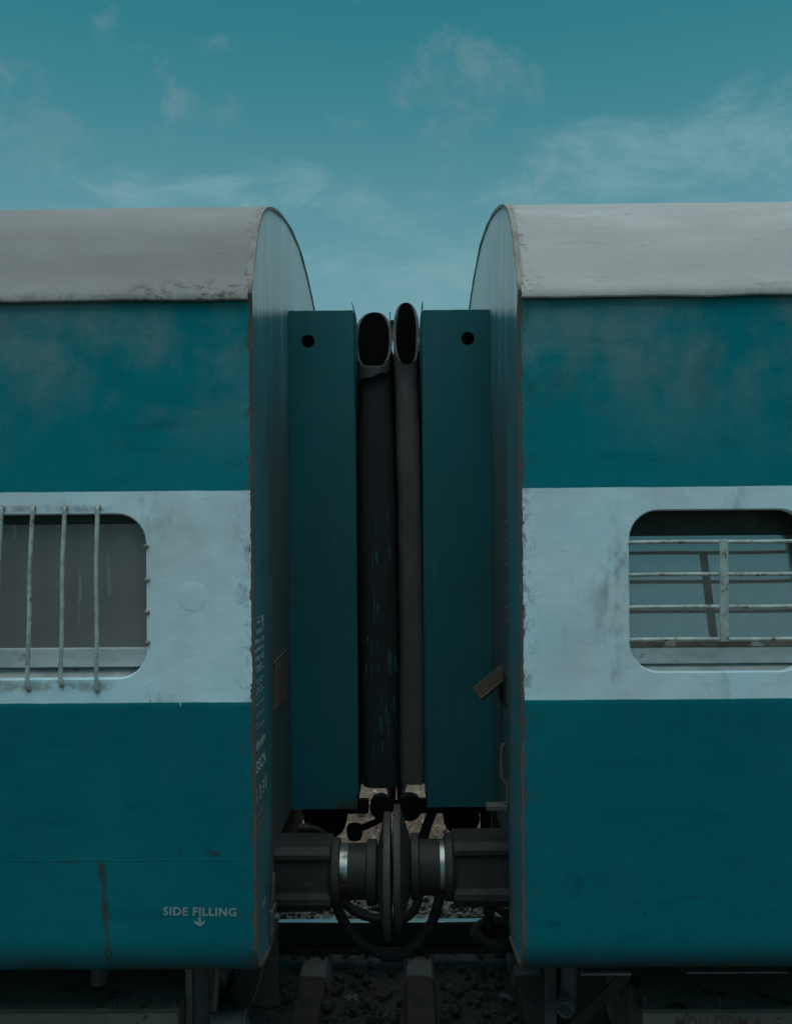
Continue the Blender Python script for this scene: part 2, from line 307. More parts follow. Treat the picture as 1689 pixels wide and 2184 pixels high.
cc = g.mix(g.step(yw, 2.155, 2.175), (0.105, 0.070, 0.058), (0.26, 0.245, 0.24))
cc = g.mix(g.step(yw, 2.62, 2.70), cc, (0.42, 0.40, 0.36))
cc = g.mix(g.step(g.noise(9, 6, .7, (1, .5, 1)), .52, .62, 0, .85), cc, (0.055, 0.05, 0.048))
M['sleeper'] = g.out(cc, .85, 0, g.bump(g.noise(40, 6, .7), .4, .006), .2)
g = G('ballast stone'); q = g.n('ShaderNodeVertexColor'); q.layer_name = 'tone'
cc = g.mix(g.noise(22, 5, .65), q.outputs[0], (0.06, 0.055, 0.05)); M['stone'] = g.out(cc, .85, 0, g.bump(g.noise(70, 5, .7), .4, .005), .25)
M['plaster'] = plain('stained plaster', (0.17, 0.145, 0.14), (0.12, 0.105, 0.10), .8, .9, 0, .2, .01, (1, 1, .4))
M['bed'] = plain('ballast bed', (0.055, 0.050, 0.046), (0.095, 0.085, 0.077), 26, .9, 0, .6, .02)
g = G('dirt ground'); cc = g.mix(g.step(g.noise(.9, 7, .65), .35, .68), (0.100, 0.062, 0.048), (0.150, 0.108, 0.085))
cc = g.mix(g.step(g.noise(3.2, 7, .7, (1, 1, 1), (4, 0, 0)), .5, .66, 0, .8), cc, (0.21, 0.18, 0.14))
cc = g.mix(g.step(g.noise(14, 6, .7, (1, 1, 1), (9, 0, 0)), .58, .70, 0, .8), cc, (0.040, 0.028, 0.023))
far = g.step(g.math('ABSOLUTE', g.xyz()[1]), 9, 30); cc = g.mix(g.math('MULTIPLY', far, .8), cc, (0.075, 0.10, 0.04))
M['dirt'] = g.out(cc, .95, 0, g.bump(g.noise(12, 8, .7), .6, .03), .1)
g = G('grass blade'); q = g.n('ShaderNodeVertexColor'); q.layer_name = 'tone'; M['grass'] = g.out(q.outputs[0], .8, 0, None, .2)
M['litter'] = plain('litter plastic', (0.30, 0.33, 0.33), (0.16, 0.18, 0.18), 40, .35)
M['pink'] = plain('pink scrap', (0.6, 0.05, 0.30), (0.5, 0.03, 0.25), 20, .5)

# ------------------------------------------------------------------ mesh helper
def catmull(pts, n=4):
    P = [Vector(p) for p in pts]; out = []
    for i in range(len(P) - 1):
        a = P[i - 1] if i else P[0] * 2 - P[1]; b, c = P[i], P[i + 1]; e = P[i + 2] if i + 2 < len(P) else c * 2 - b
        for k in range(n):
            t = k / n
            out.append(.5 * ((2 * b) + (c - a) * t + (2 * a - 5 * b + 4 * c - e) * t * t + (3 * b - a - 3 * c + e) * t ** 3))
    out.append(P[-1]); return out
class MB:
    def __init__(s): s.v = []; s.f = []
    def add(s, vs, fs):
        o = len(s.v); s.v += [tuple(v) for v in vs]; s.f += [tuple(i + o for i in f) for f in fs]; return s
    def box(s, x0, x1, y0, y1, z0, z1):
        return s.add([(x, y, z) for x in (x0, x1) for y in (y0, y1) for z in (z0, z1)],
                     [(0, 1, 3, 2), (4, 6, 7, 5), (0, 4, 5, 1), (2, 3, 7, 6), (0, 2, 6, 4), (1, 5, 7, 3)])
    def hexa(s, a, b):           # two matching quads
        return s.add(list(a) + list(b), [(3, 2, 1, 0), (4, 5, 6, 7), (0, 1, 5, 4), (1, 2, 6, 5), (2, 3, 7, 6), (3, 0, 4, 7)])
    def tube(s, path, r, n=10, cap=True, wob=0.0):
        P = [Vector(p) for p in path]; rs = r if isinstance(r, (list, tuple)) else [r] * len(P)
        o = len(s.v); T0 = None; u = None
        for i, p in enumerate(P):
            t = ((P[min(i + 1, len(P) - 1)] - P[max(i - 1, 0)])).normalized()
            if u is None:
                u = t.orthogonal().normalized()
            else:
                u = (u - t * u.dot(t)).normalized()
            w = t.cross(u)
            for k in range(n):
                a = 2 * math.pi * k / n; rr = rs[i] * (1 + wob * random.uniform(-1, 1))
                s.v.append(tuple(p + (u * math.cos(a) + w * math.sin(a)) * rr))
        for i in range(len(P) - 1):
            for k in range(n):
                k2 = (k + 1) % n; s.f.append((o + i * n + k, o + i * n + k2, o + (i + 1) * n + k2, o + (i + 1) * n + k))
        if cap:
            s.f.append(tuple(o + k for k in reversed(range(n)))); e = o + (len(P) - 1) * n; s.f.append(tuple(e + k for k in range(n)))
        return s
    def lathe(s, prof, c, n=32, axis='X'):   # prof: (x, r) along the axis
        o = len(s.v)
        for (x, r) in prof:
            for k in range(n):
                a = 2 * math.pi * k / n
                p = (x, r * math.cos(a), r * math.sin(a)) if axis == 'X' else ((r * math.cos(a), x, r * math.sin(a)) if axis == 'Y' else (r * math.cos(a), r * math.sin(a), x))
                s.v.append((c[0] + p[0], c[1] + p[1], c[2] + p[2]))
        for i in range(len(prof) - 1):
            for k in range(n):
                k2 = (k + 1) % n; s.f.append((o + i * n + k, o + i * n + k2, o + (i + 1) * n + k2, o + (i + 1) * n + k))
        s.f.append(tuple(o + k for k in reversed(range(n)))); e = o + (len(prof) - 1) * n; s.f.append(tuple(e + k for k in range(n)))
        return s
    def sheet(s, rows):            # rows of equal length
        o = len(s.v); n = len(rows[0])
        for r in rows: s.v += [tuple(p) for p in r]
        for i in range(len(rows) - 1):
            for k in range(n - 1): s.f.append((o + i * n + k, o + i * n + k + 1, o + (i + 1) * n + k + 1, o + (i + 1) * n + k))
        return s
    def prism(s, poly, f0, f1):    # poly: 2-d points, f0/f1: functions to 3-d
        n = len(poly); return s.add([f0(p) for p in poly] + [f1(p) for p in poly],
            [tuple(reversed(range(n))), tuple(range(n, 2 * n))] + [(i, (i + 1) % n, n + (i + 1) % n, n + i) for i in range(n)])
    def build(s, name, mat, parent=None, smooth=False, bevel=0.0, recalc=True):
        me = bpy.data.meshes.new(name); me.from_pydata(s.v, [], s.f)
        bm = bmesh.new(); bm.from_mesh(me)
        if recalc: bmesh.ops.recalc_face_normals(bm, faces=bm.faces)
        bm.to_mesh(me); bm.free()
        if smooth: me.shade_smooth() if smooth is True else me.shade_auto_smooth() if hasattr(me, 'shade_auto_smooth') else None
        o = bpy.data.objects.new(name, me); col.objects.link(o); me.materials.append(mat)
        if smooth == 'auto':
            for p in me.polygons: p.use_smooth = True
            try: me.set_sharp_from_angle(angle=R(38))
            except Exception: pass
        if bevel:
            b = o.modifiers.new('bevel', 'BEVEL'); b.width = bevel; b.segments = 2; b.limit_method = 'ANGLE'; b.angle_limit = R(40)
        return attach(o, parent)
def attach(o, parent):
    if parent is not None:
        o.parent = parent; root = parent
        off = Vector((0, 0, 0))
        while root is not None and root.type == 'EMPTY' and root.parent is None: off = root.location.copy(); break
        if parent.type == 'EMPTY': o.matrix_parent_inverse = Matrix.Translation(-off)
    return o
def thing(name, label, cat, loc, group=None):
    o = bpy.data.objects.new(name, None); col.objects.link(o); o.location = loc; o.empty_display_size = .3
    return tag(o, label, cat, group)
def tag(o, label=None, cat=None, group=None, kind=None):
    if label: o['label'] = label
    if cat: o['category'] = cat
    if group: o['group'] = group
    if kind: o['kind'] = kind
    return o
def letters(body, size, mat, parent, M3, pos, width=None, name='lettering', bold=0.0, align='LEFT'):
    cu = bpy.data.curves.new('t', 'FONT'); cu.body = body; cu.size = size; cu.align_x = align; cu.offset = bold; cu.space_character = 1.1; cu.fill_mode = 'FRONT'; cu.resolution_u = 3
    to = bpy.data.objects.new('t', cu); col.objects.link(to)
    dg = bpy.context.evaluated_depsgraph_get(); me = bpy.data.meshes.new_from_object(to.evaluated_get(dg))
    bpy.data.objects.remove(to); bpy.data.curves.remove(cu)
    if len(me.vertices) == 0: return None
    xs = [v.co.x for v in me.vertices]; w = max(xs) - min(xs); kx = (width / w) if width else 1.0
    for v in me.vertices:
        p = M3 @ Vector(((v.co.x - (min(xs) if width else 0)) * kx, v.co.y, 0)) + Vector(pos); v.co = p
    me.name = name; o = bpy.data.objects.new(name, me); col.objects.link(o); me.materials.clear(); me.materials.append(mat)
    return attach(o, parent)
FRONT = Matrix(((1, 0, 0), (0, 0, -1), (0, 1, 0)))             # faces -Y
END_L = Matrix(((0, 0, 1), (1, 0, 0), (0, 1, 0)))              # faces +X, reads towards +Y
END_R = Matrix(((0, 0, -1), (-1, 0, 0), (0, 1, 0)))            # faces -X, reads towards -Y
def rrect(x0, x1, z0, z1, r, n=7):
    out = []
    for cx_, cz_, a0 in ((x1 - r, z1 - r, 0), (x0 + r, z1 - r, 90), (x0 + r, z0 + r, 180), (x1 - r, z0 + r, 270)):
        for k in range(n + 1):
            a = R(a0 + 90 * k / n); out.append((cx_ + r * math.cos(a), cz_ + r * math.sin(a)))
    return out
def fnoise(*p): return mnoise.fractal(Vector(p), 1.0, 2.0, 4)

# ------------------------------------------------------------------ ground, ballast, track
YC = 1.6225
mb = MB()
gx = [-600, -150, -40, -12] + [-6 + .3 * i for i in range(41)] + [12, 40, 150, 600]
gy = [-600, -150, -40, -12, -6, -4, -3] + [-2 + .3 * i for i in range(40)] + [12, 20, 40, 150, 700]
rows = []
for y in gy:
    row = []
    for x in gx:
        near = max(0, 1 - max(0, abs(x) - 5) / 6) * max(0, 1 - max(0, abs(y - 4) - 6) / 5)
        row.append((x, y, -.56 + near * .05 * fnoise(x * .8, y * .8, 2) + .02 * max(0, min(y - 5, 8))))
    rows.append(row)
tag(mb.sheet(rows).build('ground', M['dirt'], None, True), kind='structure')
bed = [(-1.75, -.60), (-.85, -.27), (4.05, -.27), (4.95, -.60)]
mb = MB(); rows = []
ys = [-1.75, -1.3, -.85] + [-.5 + .25 * i for i in range(19)] + [4.5, 4.95]
for i in range(81):
    x = -10 + .25 * i
    rows.append([(x, y, (-.27 - max(0, (-.85 - y)) * .37 - max(0, y - 4.05) * .37) + .02 * fnoise(x * 2, y * 2, 0)) for y in ys])
tag(mb.sheet(rows).build('ballast_bed', M['bed'], None, True), kind='structure')

# sleepers: each one a thing; fastening clips are its parts
def sleeper_mesh():
    mb = MB(); sec = [(-.125, -.40), (.125, -.40), (.072, 0), (-.072, 0)]
    ys = [(.15, -.215), (.2, -.185), (1.02, -.185), (1.22, -.215), (2.02, -.215), (2.22, -.185), (3.05, -.185), (3.1, -.215)]
    rws = [[(a, y, (zt if b == 0 else b)) for a, b in sec] for y, zt in ys]
    n = 4; o = 0
    for r in rws: mb.v += r
    for i in range(len(rws) - 1):
        for k in range(n): mb.f.append((i * n + k, i * n + (k + 1) % n, (i + 1) * n + (k + 1) % n, (i + 1) * n + k))
    mb.f += [(0, 1, 2, 3), tuple((len(rws) - 1) * n + k for k in (3, 2, 1, 0))]
    return mb
def clip_mesh(yr, sd):
    y = yr + sd * .085
    return MB().tube(catmull([(-.045, y + sd * .03, -.178), (-.045, y, -.150), (0, y - sd * .02, -.152), (.045, y, -.150), (.045, y + sd * .035, -.178)], 3), .009, 6)
slab_labels = {-1: 'concrete sleeper with pale worn rail seat below the left buffer', 0: 'concrete sleeper with white smears below the touching buffer plates',
               1: 'concrete sleeper half hidden at the right coach corner'}
s0 = c0 = None
for k in range(-5, 6):
    x = .073 + .613 * k + (random.uniform(-.01, .01) if k not in (-1, 0, 1) else 0)
    lab = slab_labels.get(k, 'brown concrete sleeper lying in shadow beneath a coach body')
    if s0 is None:
        s0 = sleeper_mesh().build('railway_sleeper', M['sleeper'], None, False, .008); o = s0
        c0 = [clip_mesh(yr, sd).build('rail_clip', M['rail'], s0, True) for yr in (.784, 2.461) for sd in (-1, 1)]
    else:
        o = s0.copy(); col.objects.link(o)
        for cl_ in c0: c = cl_.copy(); c.parent = o; col.objects.link(c)
    o.location = (x, 0, 0); o.rotation_euler.z = random.uniform(-.006, .006); tag(o, lab, 'sleeper', 'concrete sleepers of the track')
# rails
sec = [(-.075, -.172), (.075, -.172), (.075, -.160), (.012, -.142), (.010, -.050), (.036, -.038), (.036, -.008), (.028, 0), (-.028, 0), (-.036, -.008), (-.036, -.038), (-.010, -.050), (-.012, -.142), (-.075, -.160)]
for yr, lab in ((2.461, 'steel rail with polished top running behind the buffer plates'), (.784, 'nearer steel rail of the track in shadow beneath the coaches')):
    o = MB().prism(sec, lambda p: (-9, yr + p[0], p[1]), lambda p: (9, yr + p[0], p[1])).build('steel_rail', M['rail'], None)
    tag(o, lab, 'rail')
    rs = MB().sheet([[(x, yr - .033, -.005), (x, yr - .024, .0015), (x, yr + .024, .0015), (x, yr + .033, -.005)] for x in (-9, 9)]).build('running_surface', M['railtop'], o)

# ballast stones (nobody could count them)
def stones(name, pts, sizes, mat, tones):
    phi = (1 + 5 ** .5) / 2
    base = np.array([(-1, phi, 0), (1, phi, 0), (-1, -phi, 0), (1, -phi, 0), (0, -1, phi), (0, 1, phi), (0, -1, -phi), (0, 1, -phi), (phi, 0, -1), (phi, 0, 1), (-phi, 0, -1), (-phi, 0, 1)]) / 1.9
    fac = np.array([(0, 11, 5), (0, 5, 1), (0, 1, 7), (0, 7, 10), (0, 10, 11), (1, 5, 9), (5, 11, 4), (11, 10, 2), (10, 7, 6), (7, 1, 8), (3, 9, 4), (3, 4, 2), (3, 2, 6), (3, 6, 8), (3, 8, 9), (4, 9, 5), (2, 4, 11), (6, 2, 10), (8, 6, 7), (9, 8, 1)])
    n = len(pts); V = np.zeros((n, 12, 3))
    for i in range(n):
        q = rng.normal(size=(3, 3)); Q, _ = np.linalg.qr(q)
        V[i] = (base * rng.uniform(.62, 1.15, (12, 1)) * np.array([1, rng.uniform(.65, 1), rng.uniform(.45, .8)])) @ Q * sizes[i] + pts[i]
    F = (fac[None] + (np.arange(n) * 12)[:, None, None]).reshape(-1, 3)
    me = bpy.data.meshes.new(name); me.from_pydata(V.reshape(-1, 3).tolist(), [], F.tolist())
    ca = me.color_attributes.new('tone', 'FLOAT_COLOR', 'POINT')
    C = np.ones((n, 12, 4)); C[:, :, :3] = tones[:, None, :]
    ca.data.foreach_set('color', C.reshape(-1).astype(np.float32)); me.update()
    o = bpy.data.objects.new(name, me); col.objects.link(o); me.materials.append(mat); return o
N = 12500
px = rng.uniform(-3.4, 3.4, N); py = rng.uniform(-.6, 4.75, N)
keep = np.ones(N, bool)
for k in range(-9, 10): keep &= ~((np.abs(px - (.073 + .613 * k)) < .098) & (py > .12) & (py < 3.13))
for yr in (.784, 2.461): keep &= ~(np.abs(py - yr) < .085)
px, py = px[keep], py[keep]; n = len(px)
pz = -.262 - np.maximum(0, py - 4.05) * .37 + rng.uniform(-.02, .035, n)
inner = (py > .95) & (py < 2.35); pz[inner] -= .012
sz = np.clip(rng.normal(.031, .009, n), .014, .06)
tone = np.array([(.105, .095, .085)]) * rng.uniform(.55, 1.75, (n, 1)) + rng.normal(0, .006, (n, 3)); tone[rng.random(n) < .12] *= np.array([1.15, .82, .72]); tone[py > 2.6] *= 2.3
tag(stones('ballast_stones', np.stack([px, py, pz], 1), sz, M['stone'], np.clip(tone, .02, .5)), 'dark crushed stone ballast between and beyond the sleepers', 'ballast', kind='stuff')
n = 1500; px = rng.uniform(-4, 4, n); py = rng.uniform(4.6, 11, n); 
tone = np.array([(.26, .20, .17)]) * rng.uniform(.5, 2.0, (n, 1)); tone[rng.random(n) < .05] = (.55, .54, .52)
gz = -.56 + .02 * np.clip(py - 5, 0, 8)
tag(stones('scattered_pebbles', np.stack([px, py, gz + rng.uniform(0, .045, n)], 1), np.clip(rng.normal(.028, .018, n), .010, .10), M['stone'], tone), 'loose stones scattered over the brown dirt beyond the track', 'pebbles', kind='stuff')
# dry and green grass
def grass(name, n, xr, yr, hr, cols, lab):
    vs_, fs_, cl = [], [], []
    for i in range(n):
        x, y = rng.uniform(*xr), rng.uniform(*yr); h = rng.uniform(*hr); a = rng.uniform(0, 6.28); lean = rng.uniform(.2, 1.0) * h; w = rng.uniform(.002, .005)
        z = -.57 + .02 * max(0, min(y - 5, 8)); dx_, dy_ = math.cos(a), math.sin(a); o = len(vs_)
        vs_ += [(x - dy_ * w, y + dx_ * w, z), (x + dy_ * w, y - dx_ * w, z), (x + dx_ * lean * .4 + dy_ * w * .7, y + dy_ * lean * .4, z + h * .65), (x + dx_ * lean, y + dy_ * lean, z + h)]
        fs_ += [(o, o + 1, o + 2), (o, o + 2, o + 3)]
        c = np.array(cols[rng.integers(len(cols))]) * rng.uniform(.7, 1.3); cl += [tuple(c) + (1,)] * 4
    me = bpy.data.meshes.new(name); me.from_pydata(vs_, [], fs_); ca = me.color_attributes.new('tone', 'FLOAT_COLOR', 'POINT')
    ca.data.foreach_set('color', np.array(cl, np.float32).reshape(-1)); o = bpy.data.objects.new(name, me); col.objects.link(o); me.materials.append(M['grass'])
    return tag(o, lab, 'grass', kind='stuff')
grass('dry_grass', 6500, (-3.5, 3.5), (5.0, 10.5), (.02, .09), [(.28, .24, .15), (.22, .18, .12), (.16, .13, .09)], 'dry straw lying on the dirt beyond the far rail')
grass('green_grass', 5000, (-3.0, 3.5), (9.2, 13), (.06, .20), [(.08, .14, .03), (.12, .18, .05), (.06, .10, .02), (.20, .18, .09)], 'green grass tufts seen under the rubber bellows')

# litter
def scrap(lab, c, s, mat):
    mb = MB(); rws = []
    for i in range(6):
        rws.append([(c[0] + s * (i / 5 - .5) + random.uniform(-.1, .1) * s, c[1] + s * .8 * (j / 5 - .5) + random.uniform(-.1, .1) * s, c[2] + random.uniform(0, .42) * s) for j in range(6)])
    o = mb.sheet(rws).build('litter_scrap', mat, None, False); b = o.modifiers.new('thick', 'SOLIDIFY'); b.thickness = .0015
    return tag(o, lab, 'litter', 'scraps of litter on the ballast')
scrap('crumpled clear plastic scrap between the two middle sleepers', (-.31, 1.92, -.225), .07, M['litter'])
scrap('pale plastic scrap on ballast near the right coach corner', (.54, 1.93, -.225), .05, M['litter'])
scrap('pink scrap on stones beyond the polished rail', (.18, 3.2, -.225), .035, M['pink'])
scrap('white scrap on stones at the left coach corner', (-.62, 3.25, -.225), .035, M['litter'])

# ------------------------------------------------------------------ coaches
ROOF = [(-.020, 3.133), (-.012, 3.165), (.030, 3.225), (.07, 3.29), (.12, 3.37), (.2, 3.475), (.32, 3.565), (.5, 3.642), (.72, 3.706), (1.0, 3.765), (1.3, 3.808), (1.6225, 3.83)]
ROOF = [(p.x, p.y) for p in catmull([(a, b, 0) for a, b in ROOF], 3)]
ROOF_FULL = ROOF + [(2 * YC - y, z) for y, z in reversed(ROOF[:-1])]
UNDER = [(0, .90), (.0003, .88), (.002, .855), (.009, .82), (.03, .778), (.07, .75), (.13, .733), (.25, .715), (.45, .70)]
LEN = 8.0

def coach(side):
    L = side < 0; xe = XL if L else XR; sg = -1.0 if L else 1.0          # sg: direction into the coach
    key = 'L' if L else 'R'; xf = xe + sg * LEN
    root = thing('railway_coach', 'blue and white railway coach on the left, with vertical window bars' if L else
                 'blue and white railway coach on the right, with horizontal window bars', 'train coach', (xe + sg * LEN / 2, YC, 0), 'coupled railway coaches')
    paint = M['paint' + key]
    wins = ([(-1.546, -.906, 1.804, 2.392)] + [(-1.546 - 1.02 * k, -.906 - 1.02 * k, 1.804, 2.392) for k in (1, 2)]) if L else \
           ([(.790, 1.425, 1.814, 2.390)] + [(.790 + 1.02 * k, 1.425 + 1.02 * k, 1.814, 2.390) for k in (1, 2)])
    # --- near side sheet with window holes and a torn, buckled end edge
    bm = bmesh.new(); outer = []
    zs = np.arange(.90, 3.1501, .0115)
    for z in zs:
        j = .0032 * fnoise(z * 9, side * 5, 1) + .0026 * fnoise(z * 38, side * 3, 4) + (.004 if fnoise(z * 14, 9, side) > .35 else 0)
        outer.append((xe + sg * (.001 + j), 0.0, z))
    outer += [(xf, 0, 3.15), (xf, 0, .90)]
    if not L: outer = outer[::-1]
    def loop(pts):
        vs_ = [bm.verts.new(p) for p in pts]; return vs_, [bm.edges.new((vs_[i], vs_[(i + 1) % len(vs_)])) for i in range(len(vs_))]
    ov, edges = loop(outer); holes = []
    for (x0, x1, z0, z1) in wins:
        hv, he = loop([(x, 0, z) for x, z in rrect(x0, x1, z0, z1, .105)]); edges += he; holes.append(hv)
    bmesh.ops.triangle_fill(bm, use_beauty=True, use_dissolve=False, edges=edges, normal=(0, -1, 0))
    # turned-in lip round each opening
    for hv in holes:
        cxm = sum(v.co.x for v in hv) / len(hv); czm = sum(v.co.z for v in hv) / len(hv); prev = hv
        for dd, ins in ((.004, .002), (.010, .005), (.034, .006)):
            nv = []
            for v0 in hv:
                q = Vector((v0.co.x - cxm, 0, v0.co.z - czm)); q.normalize(); nv.append(bm.verts.new((v0.co.x - q.x * ins, dd, v0.co.z - q.z * ins)))
            for i in range(len(hv)): bm.faces.new((prev[i], prev[(i + 1) % len(hv)], nv[(i + 1) % len(hv)], nv[i]))
            prev = nv
    me = bpy.data.meshes.new('side_wall'); bm.to_mesh(me); bm.free()
    # rolled-under bottom
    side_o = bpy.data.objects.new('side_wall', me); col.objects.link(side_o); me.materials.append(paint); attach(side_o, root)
    prof = [(p.x, p.y) for p in catmull([(a, b, 0) for a, b in UNDER], 3)]
    xs = [xe + sg * LEN * t for t in np.linspace(0.0002, 1, 60)]
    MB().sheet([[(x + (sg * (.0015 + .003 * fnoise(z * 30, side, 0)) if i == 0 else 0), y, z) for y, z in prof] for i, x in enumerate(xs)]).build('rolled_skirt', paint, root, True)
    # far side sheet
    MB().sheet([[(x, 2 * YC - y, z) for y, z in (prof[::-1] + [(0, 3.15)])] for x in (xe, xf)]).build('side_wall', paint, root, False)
    # --- roof
    mb = MB(); rws = []
    for i, x in enumerate(np.linspace(xe + sg * .002, xf, 110)):
        r = []
        for j, (y, z) in enumerate(ROOF_FULL):
            e = min(1.0, j / 6)
            dz = .004 * fnoise(x * 1.3, y * 1.2, side) + .0022 * fnoise(x * 5, y * 4, side + 3)
            if j < 3: dz += .0035 * fnoise(x * 2.5, 0, side) + .0015 * fnoise(x * 14, 1, side)
            r.append((x, y, z + dz))
        r = [(x, .006, r[0][2] + .018), (x, r[0][1] + .003, r[0][2] + .003)] + r + [(x, 2 * YC, 3.15)]
        rws.append(r)
    roof = mb.sheet(rws).build('roof', M['roof' + key], root, True, 0, True)
    # seam strips on the roof
    if L:
        MB().sheet([[(x, y - .002, z + .003) for y, z in [(p[0], p[1]) for p in ROOF[15:20]]] for x in np.linspace(xe - .35, xf, 40)])
    # --- end wall with its raised rusty rim
    skirt = UNDER
    ep = [(y, z) for y, z in ROOF_FULL[2:-2]]
    near_dn = [(.0, 3.14)] + skirt + [(.49, .72), (.50, 1.04)]
    poly = [(min(2 * YC - .004, max(.004, y + .002)), z - .004) for y, z in ep]; far_dn = [(2 * YC - y, z) for y, z in near_dn]
    poly = poly + [(y - .003, z) for y, z in far_dn] + [(y + .003, z) for y, z in reversed(near_dn)]
    ex = xe - sg * .004
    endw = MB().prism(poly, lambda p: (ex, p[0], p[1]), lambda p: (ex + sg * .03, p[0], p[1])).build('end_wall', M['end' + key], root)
    # rim: a strip following the outline, standing 5 mm proud
    line = list(reversed(skirt)) + [(0, .93 + .06 * k) for k in range(37)] + [(max(0.0, y), z) for y, z in ROOF_FULL[3:-3]] + [(2 * YC, 3.09 - .06 * k) for k in range(37)] + [(2 * YC - y, z) for y, z in skirt]
    rr = []
    for i, (y, z) in enumerate(line):
        a = Vector(line[max(0, i - 1)]); b = Vector(line[min(len(line) - 1, i + 1)]); t = (b - a).normalized(); nn = Vector((t.y, -t.x))   # inward
        w = .011 + .004 * fnoise(z * 11, y * 7, side); pr = .0105 + .003 * fnoise(z * 16, y * 9, side + 2)
        o_ = -.0015 if z < 3.1 else .001
        rr.append([(xe + sg * .012, y - nn.x * o_, z - nn.y * o_), (xe - sg * pr, y - nn.x * o_, z - nn.y * o_), (xe - sg * pr, y + nn.x * w, z + nn.y * w), (xe - sg * .003, y + nn.x * (w + .003), z + nn.y * (w + .003))])
    kz = [i for i, (y, z) in enumerate(line) if z > 3.11]
    MB().sheet(rr[:kz[0] + 1]).build('end_rim', M['rim'], root, 'auto'); MB().sheet(rr[kz[0]:kz[-1] + 1]).build('roof_rim', M['rim2'], root, 'auto'); MB().sheet(rr[kz[-1]:]).build('end_rim', M['rim'], root, 'auto')
    MB().prism([(y, z) for y, z in ROOF_FULL] + [(2 * YC, .90), (2.8, .70), (.45, .70), (0, .90)], lambda p: (xf, p[0], p[1]), lambda p: (xf + sg * .03, p[0], p[1])).build('inner_end', M['black'], root)
    # --- floor and headstock
    MB().box(min(xe + sg * .04, xf), max(xe + sg * .04, xf), .30, 2 * YC - .30, .735, .86).build('floor_pan', M['black'], root)
    hx = sorted((xe + sg * .035, xe + sg * .16))
    MB().box(hx[0], hx[1], .50, 2 * YC - .5, .73, 1.045).build('headstock', M['steel'], root, False, .01)
    MB().box(*sorted((xe + sg * .010, xe + sg * .034)), 1.02, 1.07, .79, 1.035).build('end_post', M['steel'], root, False, .004)
    # --- vestibule box
    xi = -.226 if L else .098; t = .004; Y0, Y1 = 1.13, 2 * YC - 1.13; zb, zt = (1.037, 3.371) if L else (1.044, 3.369)
    x0, x1 = sorted((xe - sg * .005, xi))
    hx_, hz_ = (-.439, 3.231) if L else (.308, 3.237)
    for yy, nm in ((Y0, 'near'), (Y1, 'far')):
        bm = bmesh.new()
        def lp(pts):
            v_ = [bm.verts.new(p) for p in pts]; return [bm.edges.new((v_[i], v_[(i + 1) % len(v_)])) for i in range(len(v_))]
        skew = .006 if not L else 0
        e_ = lp([(x0 - (skew if not L else 0), yy, zb), (x1 + (.010 if not L else 0) , yy, zb), (x1, yy, zt), (x0 - .0, yy, zt)]) if L else lp([(x0 + .004, yy, zb), (x1, yy, zb), (x1, yy, zt), (x0 - .004, yy, zt)])
        e_ += lp([(hx_ + .031 * math.cos(2 * math.pi * k / 28), yy, hz_ + .031 * math.sin(2 * math.pi * k / 28)) for k in range(28)])
        bmesh.ops.triangle_fill(bm, use_beauty=True, edges=e_, normal=(0, -1, 0))
        me = bpy.data.meshes.new('vestibule_panel'); bm.to_mesh(me); bm.free(); o = bpy.data.objects.new('vestibule_panel', me); col.objects.link(o); me.materials.append(M['box']); attach(o, root)
        sm = o.modifiers.new('thick', 'SOLIDIFY'); sm.thickness = .005; sm.offset = 0
    MB().tube([(x0 + (x1 - x0) * t_, Y0 + .001 + .0012 * fnoise(t_ * 7, side, 2), zt + .0012 * fnoise(t_ * 9, side, 5)) for t_ in np.linspace(.01, .99, 16)], .0042, 6).build('panel_bead', M['box'], root, True)
    MB().box(x0, x1, Y0 + .004, Y1 - .004, zt - .02, zt - .012).build('vestibule_roof', M['box'], root)
    MB().box(x0, x1, Y0 + .004, Y1 - .004, zb + .004, zb + .03).build('vestibule_floor', M['black'], root)
    fx = sorted((xi, xi - sg * .006))
    MB().box(fx[0], fx[1], Y0 + .004, Y0 + .10, zb + .07, zt - .005).build('panel_return', M['box'], root)
    MB().box(fx[0], fx[1], Y1 - .10, Y1 - .004, zb + .07, zt - .005).build('panel_return', M['box'], root)
    # face plate lip that sticks up above the box
    def lip(yc_):
        mb = MB(); rws = []
        for z, off in ((2.9, .012), (3.2, .011), (3.30, .010), (3.36, .006), (3.385, .001), (3.412, -.006 if L else .0)):
            xx = xi - sg * off; rws.append([(xx, yc_ - .055, z), (xx - sg * .003, yc_ - .02, z), (xx - sg * .004, yc_ + .055, z)])
        o = mb.sheet(rws).build('face_plate', M['box'], root, True); s_ = o.modifiers.new('thick', 'SOLIDIFY'); s_.thickness = .003
    lip(Y0 + .05); lip(Y1 - .05)
    # drum-shaped spring pocket under the vestibule floor
    dc = -.405 if L else .282; dr = .108 if L else .092
    MB().lathe([(-.15, dr * .6), (-.145, dr), (.145, dr), (.15, dr * .6)], (dc, 1.62, .895), 28, 'Y').build('spring_pocket', M['black'], root, 'auto')
    if not L:
        MB().box(dc - .028, dc + .035, 1.5, 1.7, .745, .82).build('pocket_bracket', M['black'], root, False, .006)
        MB().box(.363, .412, 1.28, 1.33, .60, 1.04).build('hanger', M['black'], root, False, .004)
        for dx_ in (.432, .446): MB().tube([(dx_ - .012, 1.3, 1.0), (dx_, 1.3, .84)], .0035, 6).build('cable', M['black'], root)
